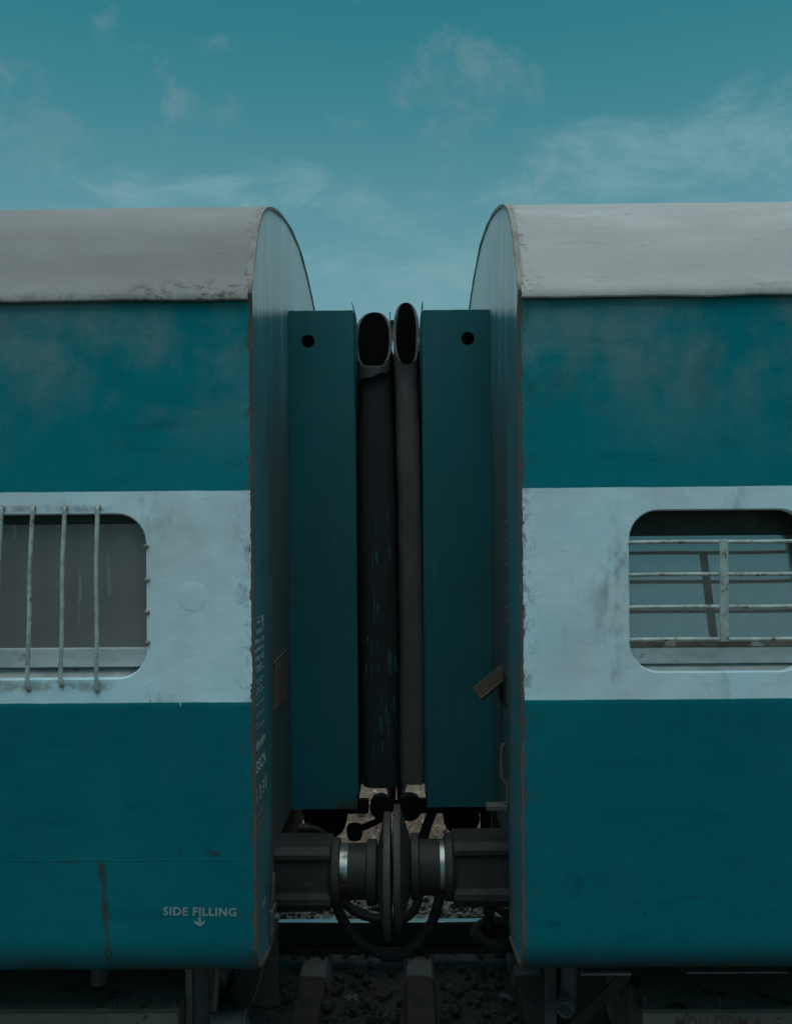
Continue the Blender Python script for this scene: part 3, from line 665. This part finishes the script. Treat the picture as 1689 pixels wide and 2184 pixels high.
    # --- buffers (near and far)
    for by in (.644, 2 * YC - .644):
        bz = .908 if L else .924; R0 = .132
        def X(a): return xe + sg * a if False else a
        if L: xc0, xc1, xs1, xp1, xk1, xq = -.575, -.272, -.240, -.160, -.120, -.0585
        else: xc0, xc1, xs1, xp1, xk1, xq = .45, .158, .139, .050, .018, -.0545
        # casing: flat-sided casting with ledges
        def oct_(r, f): return [(r * math.cos(R(22.5 + 45 * k)) * f, r * math.sin(R(22.5 + 45 * k))) for k in range(8)]
        mb = MB(); p = []
        rr_ = R0
        pr = [(-.100, -rr_), (.100, -rr_), (.126, -.095), (.126, -.066), (.105, -.058), (.105, .075), (.122, .083), (.122, .105), (.100, rr_), (-.100, rr_), (-.122, .105), (-.122, .083), (-.105, .075), (-.105, -.058), (-.126, -.066), (-.126, -.095)]
        xcm = xc1 + sg * .035
        mb.prism(pr, lambda q: (xc0, by + q[0] * 1.02, bz + q[1] * 1.02), lambda q: (xcm, by + q[0], bz + q[1]))
        cas = mb.build('buffer', M['casing'], root, False, .007)
        MB().lathe([(xc1 - sg * .0, .118), (xc1 + sg * .004, .136), (xc1 + sg * .030, .138), (xcm + sg * .006, .128)], (0, by, bz), 36).build('casing_flange', M['casing'], cas, 'auto')
        MB().lathe([(xcm, .113), (xs1, .113)], (0, by, bz), 40).build('polished_band', M['shiny'], cas, 'auto')
        MB().lathe([(xs1 + sg * .0005, .1135), (xp1, .1135)], (0, by, bz), 40).build('plunger', M['steel'], cas, 'auto')
        MB().lathe([(xp1 + sg * .004, .125), (xp1, .134), (xk1 + sg * .004, .134), (xk1, .125)], (0, by, bz + (-.004 if L else .004)), 40).build('collar', M['casing'], cas, 'auto')
        pz_ = .892 if L else .930; r_ = .257 if L else .250
        dirx = -sg
        MB().lathe([(xk1, .100), (xk1 + dirx * .003, .125), (xq - dirx * .034, r_ * .93), (xq - dirx * .032, r_ * .995), (xq - dirx * .030, r_), (xq - dirx * .006, r_), (xq - dirx * .004, r_ * .985), (xq, r_ * .6), (xq + dirx * .001, .01)], (0, by, pz_), 48).build('buffer_plate', M['plate'], cas, 'auto')
        for k in range(4):
            a = R(45 + 90 * k); MB().tube([(xk1 - dirx * .002, by + .10 * math.cos(a), pz_ + .10 * math.sin(a)), (xk1 + dirx * .03, by + .10 * math.cos(a), pz_ + .10 * math.sin(a))], .014, 6).build('bolt', M['plate'], cas)
    # --- draw gear
    yc_ = YC
    if L:
        MB().box(xe, -.19, yc_ - .035, yc_ + .035, .885, .955).build('draw_bar', M['steel'], root, False, .01)
        MB().lathe([(-.05, .045), (-.04, .060), (.04, .060), (.05, .045)], (-.125, yc_, .918), 24, 'Y').build('shackle', M['steel'], root, 'auto')
        MB().tube([(-.17, yc_, .918), (0.02, yc_, .921)], .030, 12).build('coupling_screw', M['steel'], root, 'auto')
        lv = MB().tube([(-.09, yc_ - .05, .885), (-.16, yc_ - .06, .85), (-.225, yc_ - .06, .822)], .017, 10).build('coupling_lever', M['steel'], root, True)
        MB().lathe([(-.045, .012), (-.040, .030), (-.02, .040), (.02, .042), (.038, .034), (.045, .012)], (-.262, yc_ - .06, .803), 20, 'Z').build('lever_weight', M['steel'], lv, 'auto')
    else:
        MB().box(.06, xe, yc_ - .035, yc_ + .035, .885, .955).build('draw_bar', M['steel'], root, False, .01)
        MB().lathe([(-.05, .050), (-.04, .066), (.04, .066), (.05, .050)], (.018, yc_, .915), 24, 'Y').build('shackle', M['steel'], root, 'auto')
    # --- window fittings
    for wi, (x0, x1, z0, z1) in enumerate(wins):
        w = MB()
        fr = rrect(x0 - .01, x1 + .01, z0 - .01, z1 + .01, .11)
        # closed recess behind the opening
        w.sheet([[(x, .033, z) for x, z in fr + fr[:1]], [(x, .085, z) for x, z in fr + fr[:1]]])
        wo_ = w.build('window', M['reveal'], root, True)
        if L:
            MB().box(x0 - .01, x1 + .01, .056, .062, 1.905, z1 + .01).build('glass', M['pane_dust'], wo_)
            MB().box(x0 - .008, x1 + .008, .046, .066, 1.842, 1.912).build('sash_rail', M['frame'], wo_, False, .004)
            MB().box(x0 - .008, x1 + .008, .048, .068, 2.355, z1 + .01).build('sash_rail', M['greenblack'], wo_, False, .004)  # top rail coloured dark to stand for the shadow under the opening's top
            MB().hexa([(x0 - .008, .034, z0 - .004), (x1 + .008, .034, z0 - .004), (x1 + .008, .082, z0 + .042), (x0 - .008, .082, z0 + .042)], [(x0 - .008, .034, z0 - .012), (x1 + .008, .034, z0 - .012), (x1 + .008, .082, z0 - .012), (x0 - .008, .082, z0 - .012)]).build('sill', M['sill'], wo_)
        else:
            a = [(x0 - .01, .042, 1.915), (x1 + .01, .042, 1.915), (x1 + .01, .112, 2.300), (x0 - .01, .112, 2.300)]
            MB().box(x0 - .01, x1 + .01, .110, .130, 2.296, z1 + .01).build('sash_rail', M['greenblack'], wo_, False, .003)  # dark band filling the top of the opening, above the glass
            MB().sheet([[a[0], a[1]], [a[3], a[2]]]).build('glass', M['pane_mirror'], wo_)
            MB().sheet([[(x, .084, z) for x, z in fr + fr[:1]], [(x, .15, z) for x, z in fr + fr[:1]]]).build('recess', M['reveal'], wo_, True)
            MB().box(x0 - .008, x1 + .008, .030, .050, 1.902, 1.922).build('sash_bead', M['reveal'], wo_, False, .003)
            MB().box(x0 - .008, x1 + .008, .034, .060, 1.842, 1.9015).build('sash_rail', M['frame'], wo_, False, .004)
            MB().hexa([(x0 - .008, .022, z0 + .004), (x1 + .008, .022, z0 + .004), (x1 + .008, .082, z0 + .044), (x0 - .008, .082, z0 + .044)], [(x0 - .008, .022, z0 - .012), (x1 + .008, .022, z0 - .012), (x1 + .008, .082, z0 - .012), (x0 - .008, .082, z0 - .012)]).build('sill', M['sill'], wo_)
        MB().box(x0 - .02, x1 + .02, .150, .155, z0 - .02, z1 + .02).build('back_panel', M['black'], wo_)
        if L:
            for (xt, xb) in [(-1.075, -1.083), (-1.191, -1.208), (-1.304, -1.326), (-1.414, -1.438), (-1.50, -1.512)]:
                xt += x0 + 1.546; xb += x0 + 1.546; zt_, zb_ = 2.410, 1.780 + .012 * math.sin(xt * 31)
                pth = catmull([(xt, .001, zt_ + .004), (xt, -.010, zt_ - .004), (xt, -.013, zt_ - .04), ((xt * 2 + xb) / 3 - .002, -.015, 2.2), ((xt + xb * 2) / 3 + .001, -.015, 2.0), (xb, -.013, zb_ + .05), (xb, -.011, zb_ + .006), (xb, .001, zb_ - .004)], 4)
                b_ = MB().tube(pth, .0076, 10, True, .05).build('window_bar', M['bar'], wo_, True)
                for zz_ in (zt_ + .002, zb_ - .002):
                    MB().lathe([(-.007, .003), (-.004, .009), (.001, .0105), (.002, .008)], (xt if zz_ > 2 else xb, -.003, zz_), 9, 'Y').build('weld_blob', M['stain'], b_, True)
            for zz_ in (2.274, 2.155, 2.042, 1.935):
                MB().tube([(x1 + .004, .006, zz_), (x1, -.002, zz_ - .001), (x1 - .004, -.008, zz_ + .002)], [.010, .0095, .006], 8, True, .25).build('bar_stub', M['stain'], wo_, True)
        else:
            for zz_ in (2.274, 2.160, 2.046, 1.932):
                pth = catmull([(x0 - .002, .020, zz_ - .003), (x0 + .004, .004, zz_ - .002), (x0 + .03, -.004, zz_), (x0 + .2, -.006, zz_ + .001), (x1 - .2, -.006, zz_ - .001), (x1 - .03, -.004, zz_), (x1 - .004, .004, zz_), (x1 + .002, .020, zz_)], 4)
                MB().tube(pth, .0072, 10, True, .04).build('window_bar', M['bar'], wo_, True)
            MB().box(x0 + .314, x0 + .344, -.017, -.012, 1.924, 2.282).build('middle_bar', M['bar'], wo_, False, .002)
    return root, endw, side_o

left, endL, sideL = coach(-1)
right, endR, sideR = coach(1)

# ------------------------------------------------------------------ details of the left coach
MB().lathe([(-.0008, .0505), (-.0006, .052), (.001, .052)], (-.746, 0, 2.096), 40, 'Y').build('cover_disc', M['paintL'], sideL, 'auto')
def bead(pts, r, mat, name, par): return MB().tube(catmull(pts, 6), r, 7, True, .35).build(name, mat, par, True)
bead([(-3 + .1 * k, .0005, 1.166 + .002 * math.sin(k * 2.1)) for k in range(25)] + [(-.545, .0005, 1.167)], .0016, M['paintL'], 'weld_seam', sideL)
bead([(-1.075 + .024 * t + .004 * math.sin(t * 9), .0005, 1.166 - .34 * t) for t in np.linspace(0, 1, 22)], .0035, M['weld'], 'weld_seam', sideL)
bead([(-.898, .0005, 1.80), (-.902, .0005, 1.77), (-.897, .0005, 1.726)], .0022, M['paintL'], 'weld_seam', sideL)
MB().prism([(-.793, 1.723), (-.786, 1.723), (-.788, 1.709), (-.7905, 1.7075), (-.792, 1.71)], lambda p: (p[0], -.001, p[1]), lambda p: (p[0], .0, p[1])).build('paint_drip', M['bar'], sideL)
letters('SIDE FILLING', .0405, M['letter'], sideL, Matrix.Rotation(R(1.1), 3, 'Y') @ FRONT, (-.857, -.0015, .9725), .2585, bold=.0013)
MB().prism([(-.7335, .964), (-.7235, .964), (-.7235, .9445), (-.7095, .9525), (-.7095, .9445), (-.724, .9325), (-.733, .9325), (-.7475, .9445), (-.7475, .9525), (-.7335, .9445)],
           lambda p: (p[0], -.0018, p[1]), lambda p: (p[0], -.0008, p[1])).build('arrow', M['letter'], sideL)
# end-wall notices
xw = XL + .004 + .0012
def hline(z, y0, y1, w, mat=None): MB().sheet([[(xw, y0, z - w), (xw, y1, z - w)], [(xw, y0, z + w), (xw, y1, z + w)]]).build('rule', mat or M['letter2'], endL)
def vline(y, z0, z1, w): MB().sheet([[(xw, y - w, z0), (xw, y + w, z0)], [(xw, y - w, z1), (xw, y + w, z1)]]).build('rule', M['letter2'], endL)
def et(body, y0, y1, z0, size, m='letter2', bold=.0005): return letters(body, size, M[m], endL, END_L, (xw, y0, z0), y1 - y0, bold=bold)
hline(2.010, .018, .256, .0013); hline(1.817, .018, .256, .0013); vline(.256, 1.817, 2.010, .0012); vline(.019, 1.817, 2.010, .0012)
et('सावधान', .085, .17, 1.987, .017); et('WARNING', .063, .199, 1.951, .026)
et('25000', .022, .094, 1.918, .025); et('वोल्ट', .105, .155, 1.918, .018); et('/', .164, .170, 1.917, .022); et('VOLT', .18, .252, 1.917, .025)
et('ऊपर बिजली के तार', .034, .247, 1.889, .016); et('ELECTRIC WIRES', .022, .252, 1.853, .026); et('OVERHEAD', .052, .21, 1.822, .026)
for yy, zz_ in ((.036, 1.955), (.228, 1.965)):      # skull over crossed bones
    MB().lathe([(-.0004, .013), (.0004, .013)], (xw, yy, zz_ + .030), 14, 'X').build('skull_mark', M['letter2'], endL)
    MB().sheet([[(xw, yy - .006, zz_ + .010), (xw, yy + .006, zz_ + .010)], [(xw, yy - .008, zz_ + .022), (xw, yy + .008, zz_ + .022)]]).build('skull_mark', M['letter2'], endL)
    for s_ in (-1, 1):
        MB().sheet([[(xw + .0002 * s_, yy - .016, zz_ - .012 * s_ - .002), (xw + .0002 * s_, yy + .016, zz_ + .012 * s_ - .002)], [(xw + .0002 * s_, yy - .016, zz_ - .012 * s_ + .002), (xw + .0002 * s_, yy + .016, zz_ + .012 * s_ + .002)]]).build('bone_mark', M['letter2'], endL)
for zz_ in (1.785, 1.738, 1.698, 1.657, 1.612): hline(zz_, .014, .262, .0011)
vline(.129, 1.612, 1.785, .0007); vline(.078, 1.612, 1.785, .0007)
et('वापसी', .086, .122, 1.768, .010); et('RTN', .086, .118, 1.748, .011); et('तारीख', .155, .195, 1.770, .010); et('DATE', .155, .195, 1.748, .011)
for zz_ in (1.715, 1.673, 1.632): et('POH', .03, .07, zz_, .012, 'letter3')
et('जीएससीएन', .04, .270, 1.533, .040); et('GSCN', .046, .277, 1.453, .060, 'letter2', .0012)
for c_, yy in zip('1230', (.058, .118, .190, .262)): et(c_, yy, yy + (.010 if c_ == '1' else .040), 1.349, .070, 'letter2', .0008)
hline(1.297, .02, .285, .0009); hline(1.253, .02, .28, .0009); et('RTN 20 LL', .025, .27, 1.264, .030, 'letter3')
et('B 2', .17, .25, .93, .035, 'letter2'); et('X', .235, .275, .99, .03, 'letter3')
MB().box(XL + .004, XL + .010, .555, .905, 1.597, 1.785).build('notice_plate', M['brown'], endL, False, .002)
bead([(XL + .008, .52, 1.795), (XL + .008, .93, 1.805)], .004, M['rim'], 'plate_hinge', endL)
# latch gear low on the near end corner
MB().box(XL + .004, XL + .022, .33, .44, .755, .86).build('latch_block', M['rod'], left, False, .006)
bead([(XL + .012, .36, .85), (XL + .016, .37, .95), (XL + .018, .39, .985), (XL + .016, .41, .95), (XL + .012, .41, .86)], .005, M['rod'], 'latch_rod', left)
MB().lathe([(-.01, .006), (-.008, .013), (.01, .013), (.012, .005)], (XL + .03, .385, .815), 10).build('latch_pin', M['rod'], left, 'auto')

# under-body equipment, left
eqb = MB().box(-2.6, -.853, .20, .95, .20, .545).build('equipment_box', M['ubox'], left, False, .006)
MB().box(-2.6, -.848, .192, .202, .536, .551).build('lid_flange', M['ugrey'], eqb, False, .002)
for x in (-1.34, -1.10, -.875): MB().lathe([(0, .008), (.010, .008), (.012, .004), (.026, .004)], (x, .235, .546), 6, 'Z').build('bolt', M['ugrey'], eqb)
MB().lathe([(0, .026), (.003, .032), (.02, .033), (.10, .031)], (-1.165, .255, .615), 20, 'Z').build('drain_stub', M['ugrey'], left, 'auto')
MB().box(-.818, -.762, .300, .312, .30, .74).build('hanger_plate', M['ugrey'], left, False, .003)
MB().box(-.850, -.822, .30, .62, .22, .72).build('box_bracket', M['brown'], left, False, .004)
MB().hexa([(-.725, .30, .74), (-.712, .30, .74), (-.712, .33, .74), (-.725, .33, .74)], [(-.752, .30, .40), (-.738, .30, .40), (-.738, .33, .40), (-.752, .33, .40)]).build('hanger_strap', M['brown'], left)
MB().hexa([(-.752, .30, .43), (-.745, .30, .45), (-.745, .33, .45), (-.752, .33, .43)], [(-.705, .30, .472), (-.70, .30, .485), (-.70, .33, .485), (-.705, .33, .472)]).build('hanger_strap', M['brown'], left)
MB().box(-.70, -.52, .52, .54, .40, .74).build('back_plate', M['steel'], left, False, .004)
cyl = MB().lathe([(-.12, .040), (-.118, .055), (.0, .055), (.006, .060), (.016, .060), (.018, .046), (-.01, .044)], (-.630, .30, .432), 26).build('brake_cylinder_sleeve', M['ugrey'], left, 'auto')
bead([(-.535, .27, .72), (-.56, .30, .62), (-.60, .35, .50)], .003, M['rod'], 'wire', left)

# hoses and pipes, left
ph = MB().tube(catmull([(-.47, 1.0, .985), (-.425, 1.0, .985), (-.39, 1.0, .972), (-.36, 1.0, .94), (-.34, 1.0, .90)], 5), .015, 10).build('air_hose', M['hose'], left, True)
MB().lathe([(-.03, .014), (-.026, .022), (.02, .022), (.03, .016)], (-.463, 1.0, .985), 14).build('hose_head', M['steel'], ph, 'auto')
MB().box(-.50, -.39, .97, 1.06, .905, .955).build('valve_block', M['steel'], left, False, .012)
for dx_ in (-.441, -.434): MB().tube([(dx_, 1.02, 1.03), (dx_ - .012, 1.0, .96)], .002, 5).build('wire', M['black'], left)
MB().lathe([(-.16, .02), (-.15, .07), (.15, .07), (.16, .02)], (-.50, .95, .735), 20).build('air_reservoir', M['black'], left, 'auto')
MB().tube([(-.545, .95, .69), (-.575, .9, .60)], .003, 6).build('wire', M['black'], left)

# ------------------------------------------------------------------ details of the right coach
# tilted channel bracket and dark recess in the end wall
MB().box(XR - .006, XR + .001, .56, .90, 1.60, 1.735).build('recess_panel', M['black'], endR)
a = Vector((.402, .66, 1.765)); b = Vector((.283, .66, 1.668)); u = (b - a).normalized(); w = Vector((u.z, 0, -u.x)); w = -w if w.z > 0 else w
def slab(p, q, wd, th, yd, name, par, mat):
    A = [p + w * 0 + Vector((0, 0, 0)), p + w * wd, p + w * wd + Vector((0, yd, 0)), p + Vector((0, yd, 0))]
    return MB().hexa(A, [v + (q - p) for v in A]).build(name, mat, par, False, .003)
br = slab(a, b, .056, 0, .004, 'tilted_bracket', right, M['brown'])
a2 = a + w * .052; MB().hexa([a2 + Vector((0, .004, 0)), a2 + w * .004 + Vector((0, .004, 0)), a2 + w * .004 + Vector((0, .09, 0)), a2 + Vector((0, .09, 0))], [v + (b - a) for v in [a2 + Vector((0, .004, 0)), a2 + w * .004 + Vector((0, .004, 0)), a2 + w * .004 + Vector((0, .09, 0)), a2 + Vector((0, .09, 0))]]).build('bracket_flange', M['brown'], br)
MB().hexa([a2 - Vector((0, .028, 0)), a2 + w * .016 - Vector((0, .014, 0)), a2 + w * .016, a2], [v + (b - a) for v in [a2 - Vector((0, .028, 0)), a2 + w * .016 - Vector((0, .014, 0)), a2 + w * .016, a2]]).build('bracket_flange', M['brown'], br)
# bent handle and step bar
hd = MB().tube(catmull([(.398, .50, 1.468), (.390, .50, 1.44), (.389, .50, 1.35), (.396, .50, 1.318), (.408, .50, 1.306), (.411, .50, 1.28), (.411, .50, 1.24), (.406, .50, 1.222)], 5), .0085, 10).build('bent_handle', M['rod'], right, True)
MB().box(.325, .412, .485, .545, 1.198, 1.222).build('step_bar', M['rod'], hd, False, .005)
def etr(body, y0, y1, z0, size, m='letter3'): return letters(body, size, M[m], endR, END_R, (XR - .0055, y0, z0), y0 - y1)
def hr(z, y0, y1, w=.002): MB().sheet([[(XR - .0055, y0, z - w), (XR - .0055, y1, z - w)], [(XR - .0055, y0, z + w), (XR - .0055, y1, z + w)]]).build('rule', M['letter3'], endR)
hr(2.36, .40, .60); hr(2.19, .40, .60); etr('25000', .60, .42, 2.28, .06); etr('VOLT', .60, .42, 2.21, .05)
etr('ऊपर', .52, .42, 2.07, .05); etr('35', .55, .42, 1.96, .09); etr('RETURN', .38, .10, 1.81, .035); etr('DATE', .38, .16, 1.775, .03)
etr('POH', .38, .2, 1.69, .05); etr('20.10', .38, .12, 1.60, .045); etr('GSCN', .36, .14, 1.48, .06)
# hoses, right
MB().tube(catmull([(.150, 1.3, 1.03), (.130, 1.3, .975), (.108, 1.3, .92), (.085, 1.3, .85), (.080, 1.3, .80)], 4), .024, 12).build('air_hose', M['hose'], right, True)
pv = MB().tube([(.375, 1.0, .70), (.374, 1.0, .60), (.380, 1.0, .47)], .021, 12).build('down_pipe', M['hose'], right, True)
MB().box(.348, .400, .97, 1.03, .585, .672).build('pipe_elbow', M['hose'], pv, False, .012)
MB().tube(catmull([(.395, 1.0, .628), (.43, 1.0, .605), (.50, 1.0, .555)], 4), .018, 12).build('pipe_branch', M['hose'], pv, True)
MB().tube([(.40 + .085 * math.cos(R(k * 15)), 1.0 + .14 * math.sin(R(k * 15)), .50 + .004 * math.sin(R(k * 30))) for k in range(25)], .026, 12, False).build('coiled_hose', M['hose'], right, True)
# under-body equipment, right
eq2 = MB().box(.887, 2.7, .25, .95, .18, .512).build('equipment_box', M['ubox'], right, False, .006)
MB().box(.882, 2.7, .242, .252, .503, .516).build('lid_flange', M['ugrey'], eq2, False, .002)
for x in (.905, 1.19): MB().lathe([(0, .009), (.010, .009), (.012, .005), (.03, .005)], (x, .29, .513), 6, 'Z').build('bolt', M['ugrey'], eq2)
letters('MOH DOM A', .075, M['redchalk'], eq2, FRONT, (1.01, .2485, .432), .33, 'chalk_lettering', .001)
MB().hexa([(.83, .32, .63), (.83, .33, .63), (.60, .33, .40), (.60, .32, .40)], [(.86, .32, .60), (.86, .33, .60), (.63, .33, .37), (.63, .32, .37)]).build('diagonal_strap', M['steel'], right)
dp = MB().tube(catmull([(.618, .30, .76), (.618, .30, .65), (.616, .285, .582), (.602, .25, .546), (.586, .195, .534)], 4), .031, 16, False).build('drain_pipe', M['ugrey'], right, True)
sm = dp.modifiers.new('thick', 'SOLIDIFY'); sm.thickness = .004
MB().tube([(.5955, .232, .541), (.591, .217, .538)], .037, 18).build('pipe_collar', M['ugrey'], dp, 'auto')
MB().box(.528, .575, .32, .33, .40, .745).build('hanger_plate', M['ugrey'], right, False, .003)
MB().box(.66, .80, .50, .52, .30, .745).build('back_plate', M['steel'], right, False, .004)
MB().box(.62, .80, .045, .09, .730, .737).build('sole_strip', M['ugrey'], right, False, .002)
MB().box(1.0, 1.36, .06, .085, .728, .735).build('sole_strip', M['ugrey'], right, False, .002)

# ------------------------------------------------------------------ bellows between the coaches
def bellows(label, secs, mat, mouth, seed, near=True):
    # secs: (z, cx, rx) from the bottom up, mouth: (front z, back z)
    root = thing('rubber_bellows', label, 'bellows', (secs[0][1], 1.24 if near else 2 * YC - 1.24, secs[0][0]), 'rubber gangway bellows')
    n = 36; cyb = 1.245 if mat is M['rub_grey'] else 1.262; ry = .115; th = .0135
    def ringp(cxx, rx, ryy, z, k, nz, e=None):
        a = 2 * math.pi * k / n; ca, sa = math.cos(a), math.sin(a)
        if e is None: e = .58 + .42 * min(1.0, max(0.0, (z - 2.75) / .3))
        ox = .0035 * fnoise(z * 2.6, seed, 0) + .004 * fnoise(z * 5, k * .18, seed)
        return (cxx + rx * math.copysign(abs(ca) ** e, ca) + ox, cyb + ryy * math.copysign(abs(sa) ** e, sa) + .005 * fnoise(z * 1.7 + k * .05, seed, 3), nz)
    S = catmull([(a, b, c) for a, b, c in secs], 6)
    zt0 = S[-1][0]
    outer = []; 
    for q in S[:-1]: outer.append([ringp(q[1], q[2], ry, q[0], k, q[0]) for k in range(n)])
    cxx, rx = S[-1][1], S[-1][2]
    def cut(k):
        p = ringp(cxx, rx, ry, 3.2, k, 0); t = (p[1] - (cyb - ry)) / (2 * ry); t = t * t * (3 - 2 * t) * .35 + t * .65; return mouth[0] + (mouth[1] - mouth[0]) * t
    def flare(p, f): return (cxx + (p[0] - cxx) * f, cyb + (p[1] - cyb) * f - .006 * (1 if p[1] < cyb else 0), p[2])
    mid_o = [ringp(cxx, rx, ry, 3.2, k, cut(k) - .05) for k in range(n)]
    top_o = [flare(ringp(cxx, rx, ry, 3.2, k, cut(k)), 1.05) for k in range(n)]; top_i = [flare(ringp(cxx, rx - th, ry - th, 3.2, k, cut(k) - .004), 1.04) for k in range(n)]
    bot_i = [ringp(cxx, rx - th, ry - th, 2.4, k, 2.3) for k in range(n)]
    def flip(r): return r if near else [(x, 2 * YC - y, z) for x, y, z in r]
    def ringmesh(rows, cap0=False, cap1=False):
        mb = MB(); 
        for r in rows: mb.v += flip(r)
        for i in range(len(rows) - 1):
            for k in range(n): mb.f.append((i * n + k, i * n + (k + 1) % n, (i + 1) * n + (k + 1) % n, (i + 1) * n + k))
        if cap0: mb.f.append(tuple(range(n)))
        if cap1: e = (len(rows) - 1) * n; mb.f.append(tuple(e + k for k in range(n)))
        return mb
    ringmesh(outer + [mid_o, top_o], True).build('tube_skin', mat, root, 'auto')
    ringmesh([[tuple(Vector(p)) for p in top_o], top_i]).build('cut_rim', M['rub_rim'], root, True)
    ringmesh([top_i, bot_i], False, True).build('tube_lining', M['pit'], root, True, 0, True)
    cxc = S[0][1]
    MB().box(cxc - .055, cxc + (.10 if seed in (1, 3) else .055), *sorted((1.40, 1.406) if near else (2 * YC - 1.406, 2 * YC - 1.40)), 1.16, 3.22).build('inner_curtain', M['black'], root)
    return root, flip
secL = [(1.130, -.116, .088), (1.4, -.117, .092), (1.8, -.117, .094), (2.2, -.119, .093), (2.6, -.124, .090), (2.9, -.131, .086), (3.00, -.135, .086), (3.03, -.136, .087)]
secR = [(1.148, .036, .061), (1.4, .036, .064), (1.8, .038, .061), (2.2, .036, .060), (2.6, .030, .060), (2.9, .024, .060), (3.00, .022, .060), (3.03, .022, .061)]
bl, _ = bellows('wide black rubber bellows tube with scratches and torn flap, nearer the left coach', secL, M['rub_dark'], (3.105, 3.425), 1)
bellows('narrow grey rubber bellows tube, nearer the right coach', secR, M['rub_grey'], (3.115, 3.468), 2)
bellows('rubber bellows tube hidden on the far side of the gangway, left', secL, M['rub_dark'], (3.105, 3.425), 3, False)
bellows('rubber bellows tube hidden on the far side of the gangway, right', secR, M['rub_grey'], (3.115, 3.468), 4, False)
# torn flap and folded tongues at the mouths
mb = MB(); rws = []
for i in range(9):
    t = i / 8; rw = []
    for j in range(13):
        s_ = j / 12; ang = R(205 + 130 * s_); lowz = .062 * (1 - s_ ** 1.4) + .012 + .006 * math.sin(s_ * 17)
        rw.append((-.135 + (.088 + .016 * t * (1 - s_)) * math.cos(ang), 1.245 + (.118 + .02 * t * (1 - .6 * s_)) * math.sin(ang), 3.112 - .035 * (0) - lowz * t + .05 * abs(math.cos(ang)) ** 3 * (1 - t)))
    rws.append(rw)
fl = mb.sheet(rws).build('torn_flap', M['rub_dark'], bl, True); sm = fl.modifiers.new('thick', 'SOLIDIFY'); sm.thickness = .005
MB().box(-.060, -.056, 1.42, 1.47, 3.25, 3.435).build('clamp_strip', M['steel'], bl)
MB().hexa([(-.056, 1.44, 3.30), (-.012, 1.44, 3.30), (-.012, 1.46, 3.30), (-.056, 1.46, 3.30)], [(-.056, 1.44, 3.40), (-.012, 1.44, 3.395), (-.012, 1.46, 3.395), (-.056, 1.46, 3.40)]).build('clamp_strip', M['rub_dark'], bl)

# ------------------------------------------------------------------ brake hoses slung between the coaches
o = MB().tube(catmull([(-.36, .98, .80), (-.330, .97, .70), (-.318, .95, .665), (-.279, .95, .574), (-.216, .95, .490), (-.128, .95, .437), (-.04, .95, .424), (.04, .95, .470), (.105, .95, .556), (.137, .95, .636), (.150, .96, .70), (.158, .98, .80)], 6), .0235, 14).build('brake_hose', M['hose'], None, True)
tag(o, 'large black hose hanging in a deep loop below the buffers', 'hose', 'hoses slung between the coaches')
MB().lathe([(-.05, .026), (-.045, .031), (.045, .031), (.05, .026)], (-.065, .95, .428), 16).build('hose_coupling', M['hose'], o, 'auto')
o = MB().tube(catmull([(-.33, 1.12, .72), (-.30, 1.1, .632), (-.255, 1.1, .580), (-.197, 1.1, .548), (-.131, 1.1, .532), (-.065, 1.1, .525), (.0, 1.1, .54), (.05, 1.1, .60), (.07, 1.15, .72)], 6), .021, 12).build('brake_hose', M['hose'], None, True)
tag(o, 'thinner black hose in a shallow loop behind the buffer plates', 'hose', 'hoses slung between the coaches')
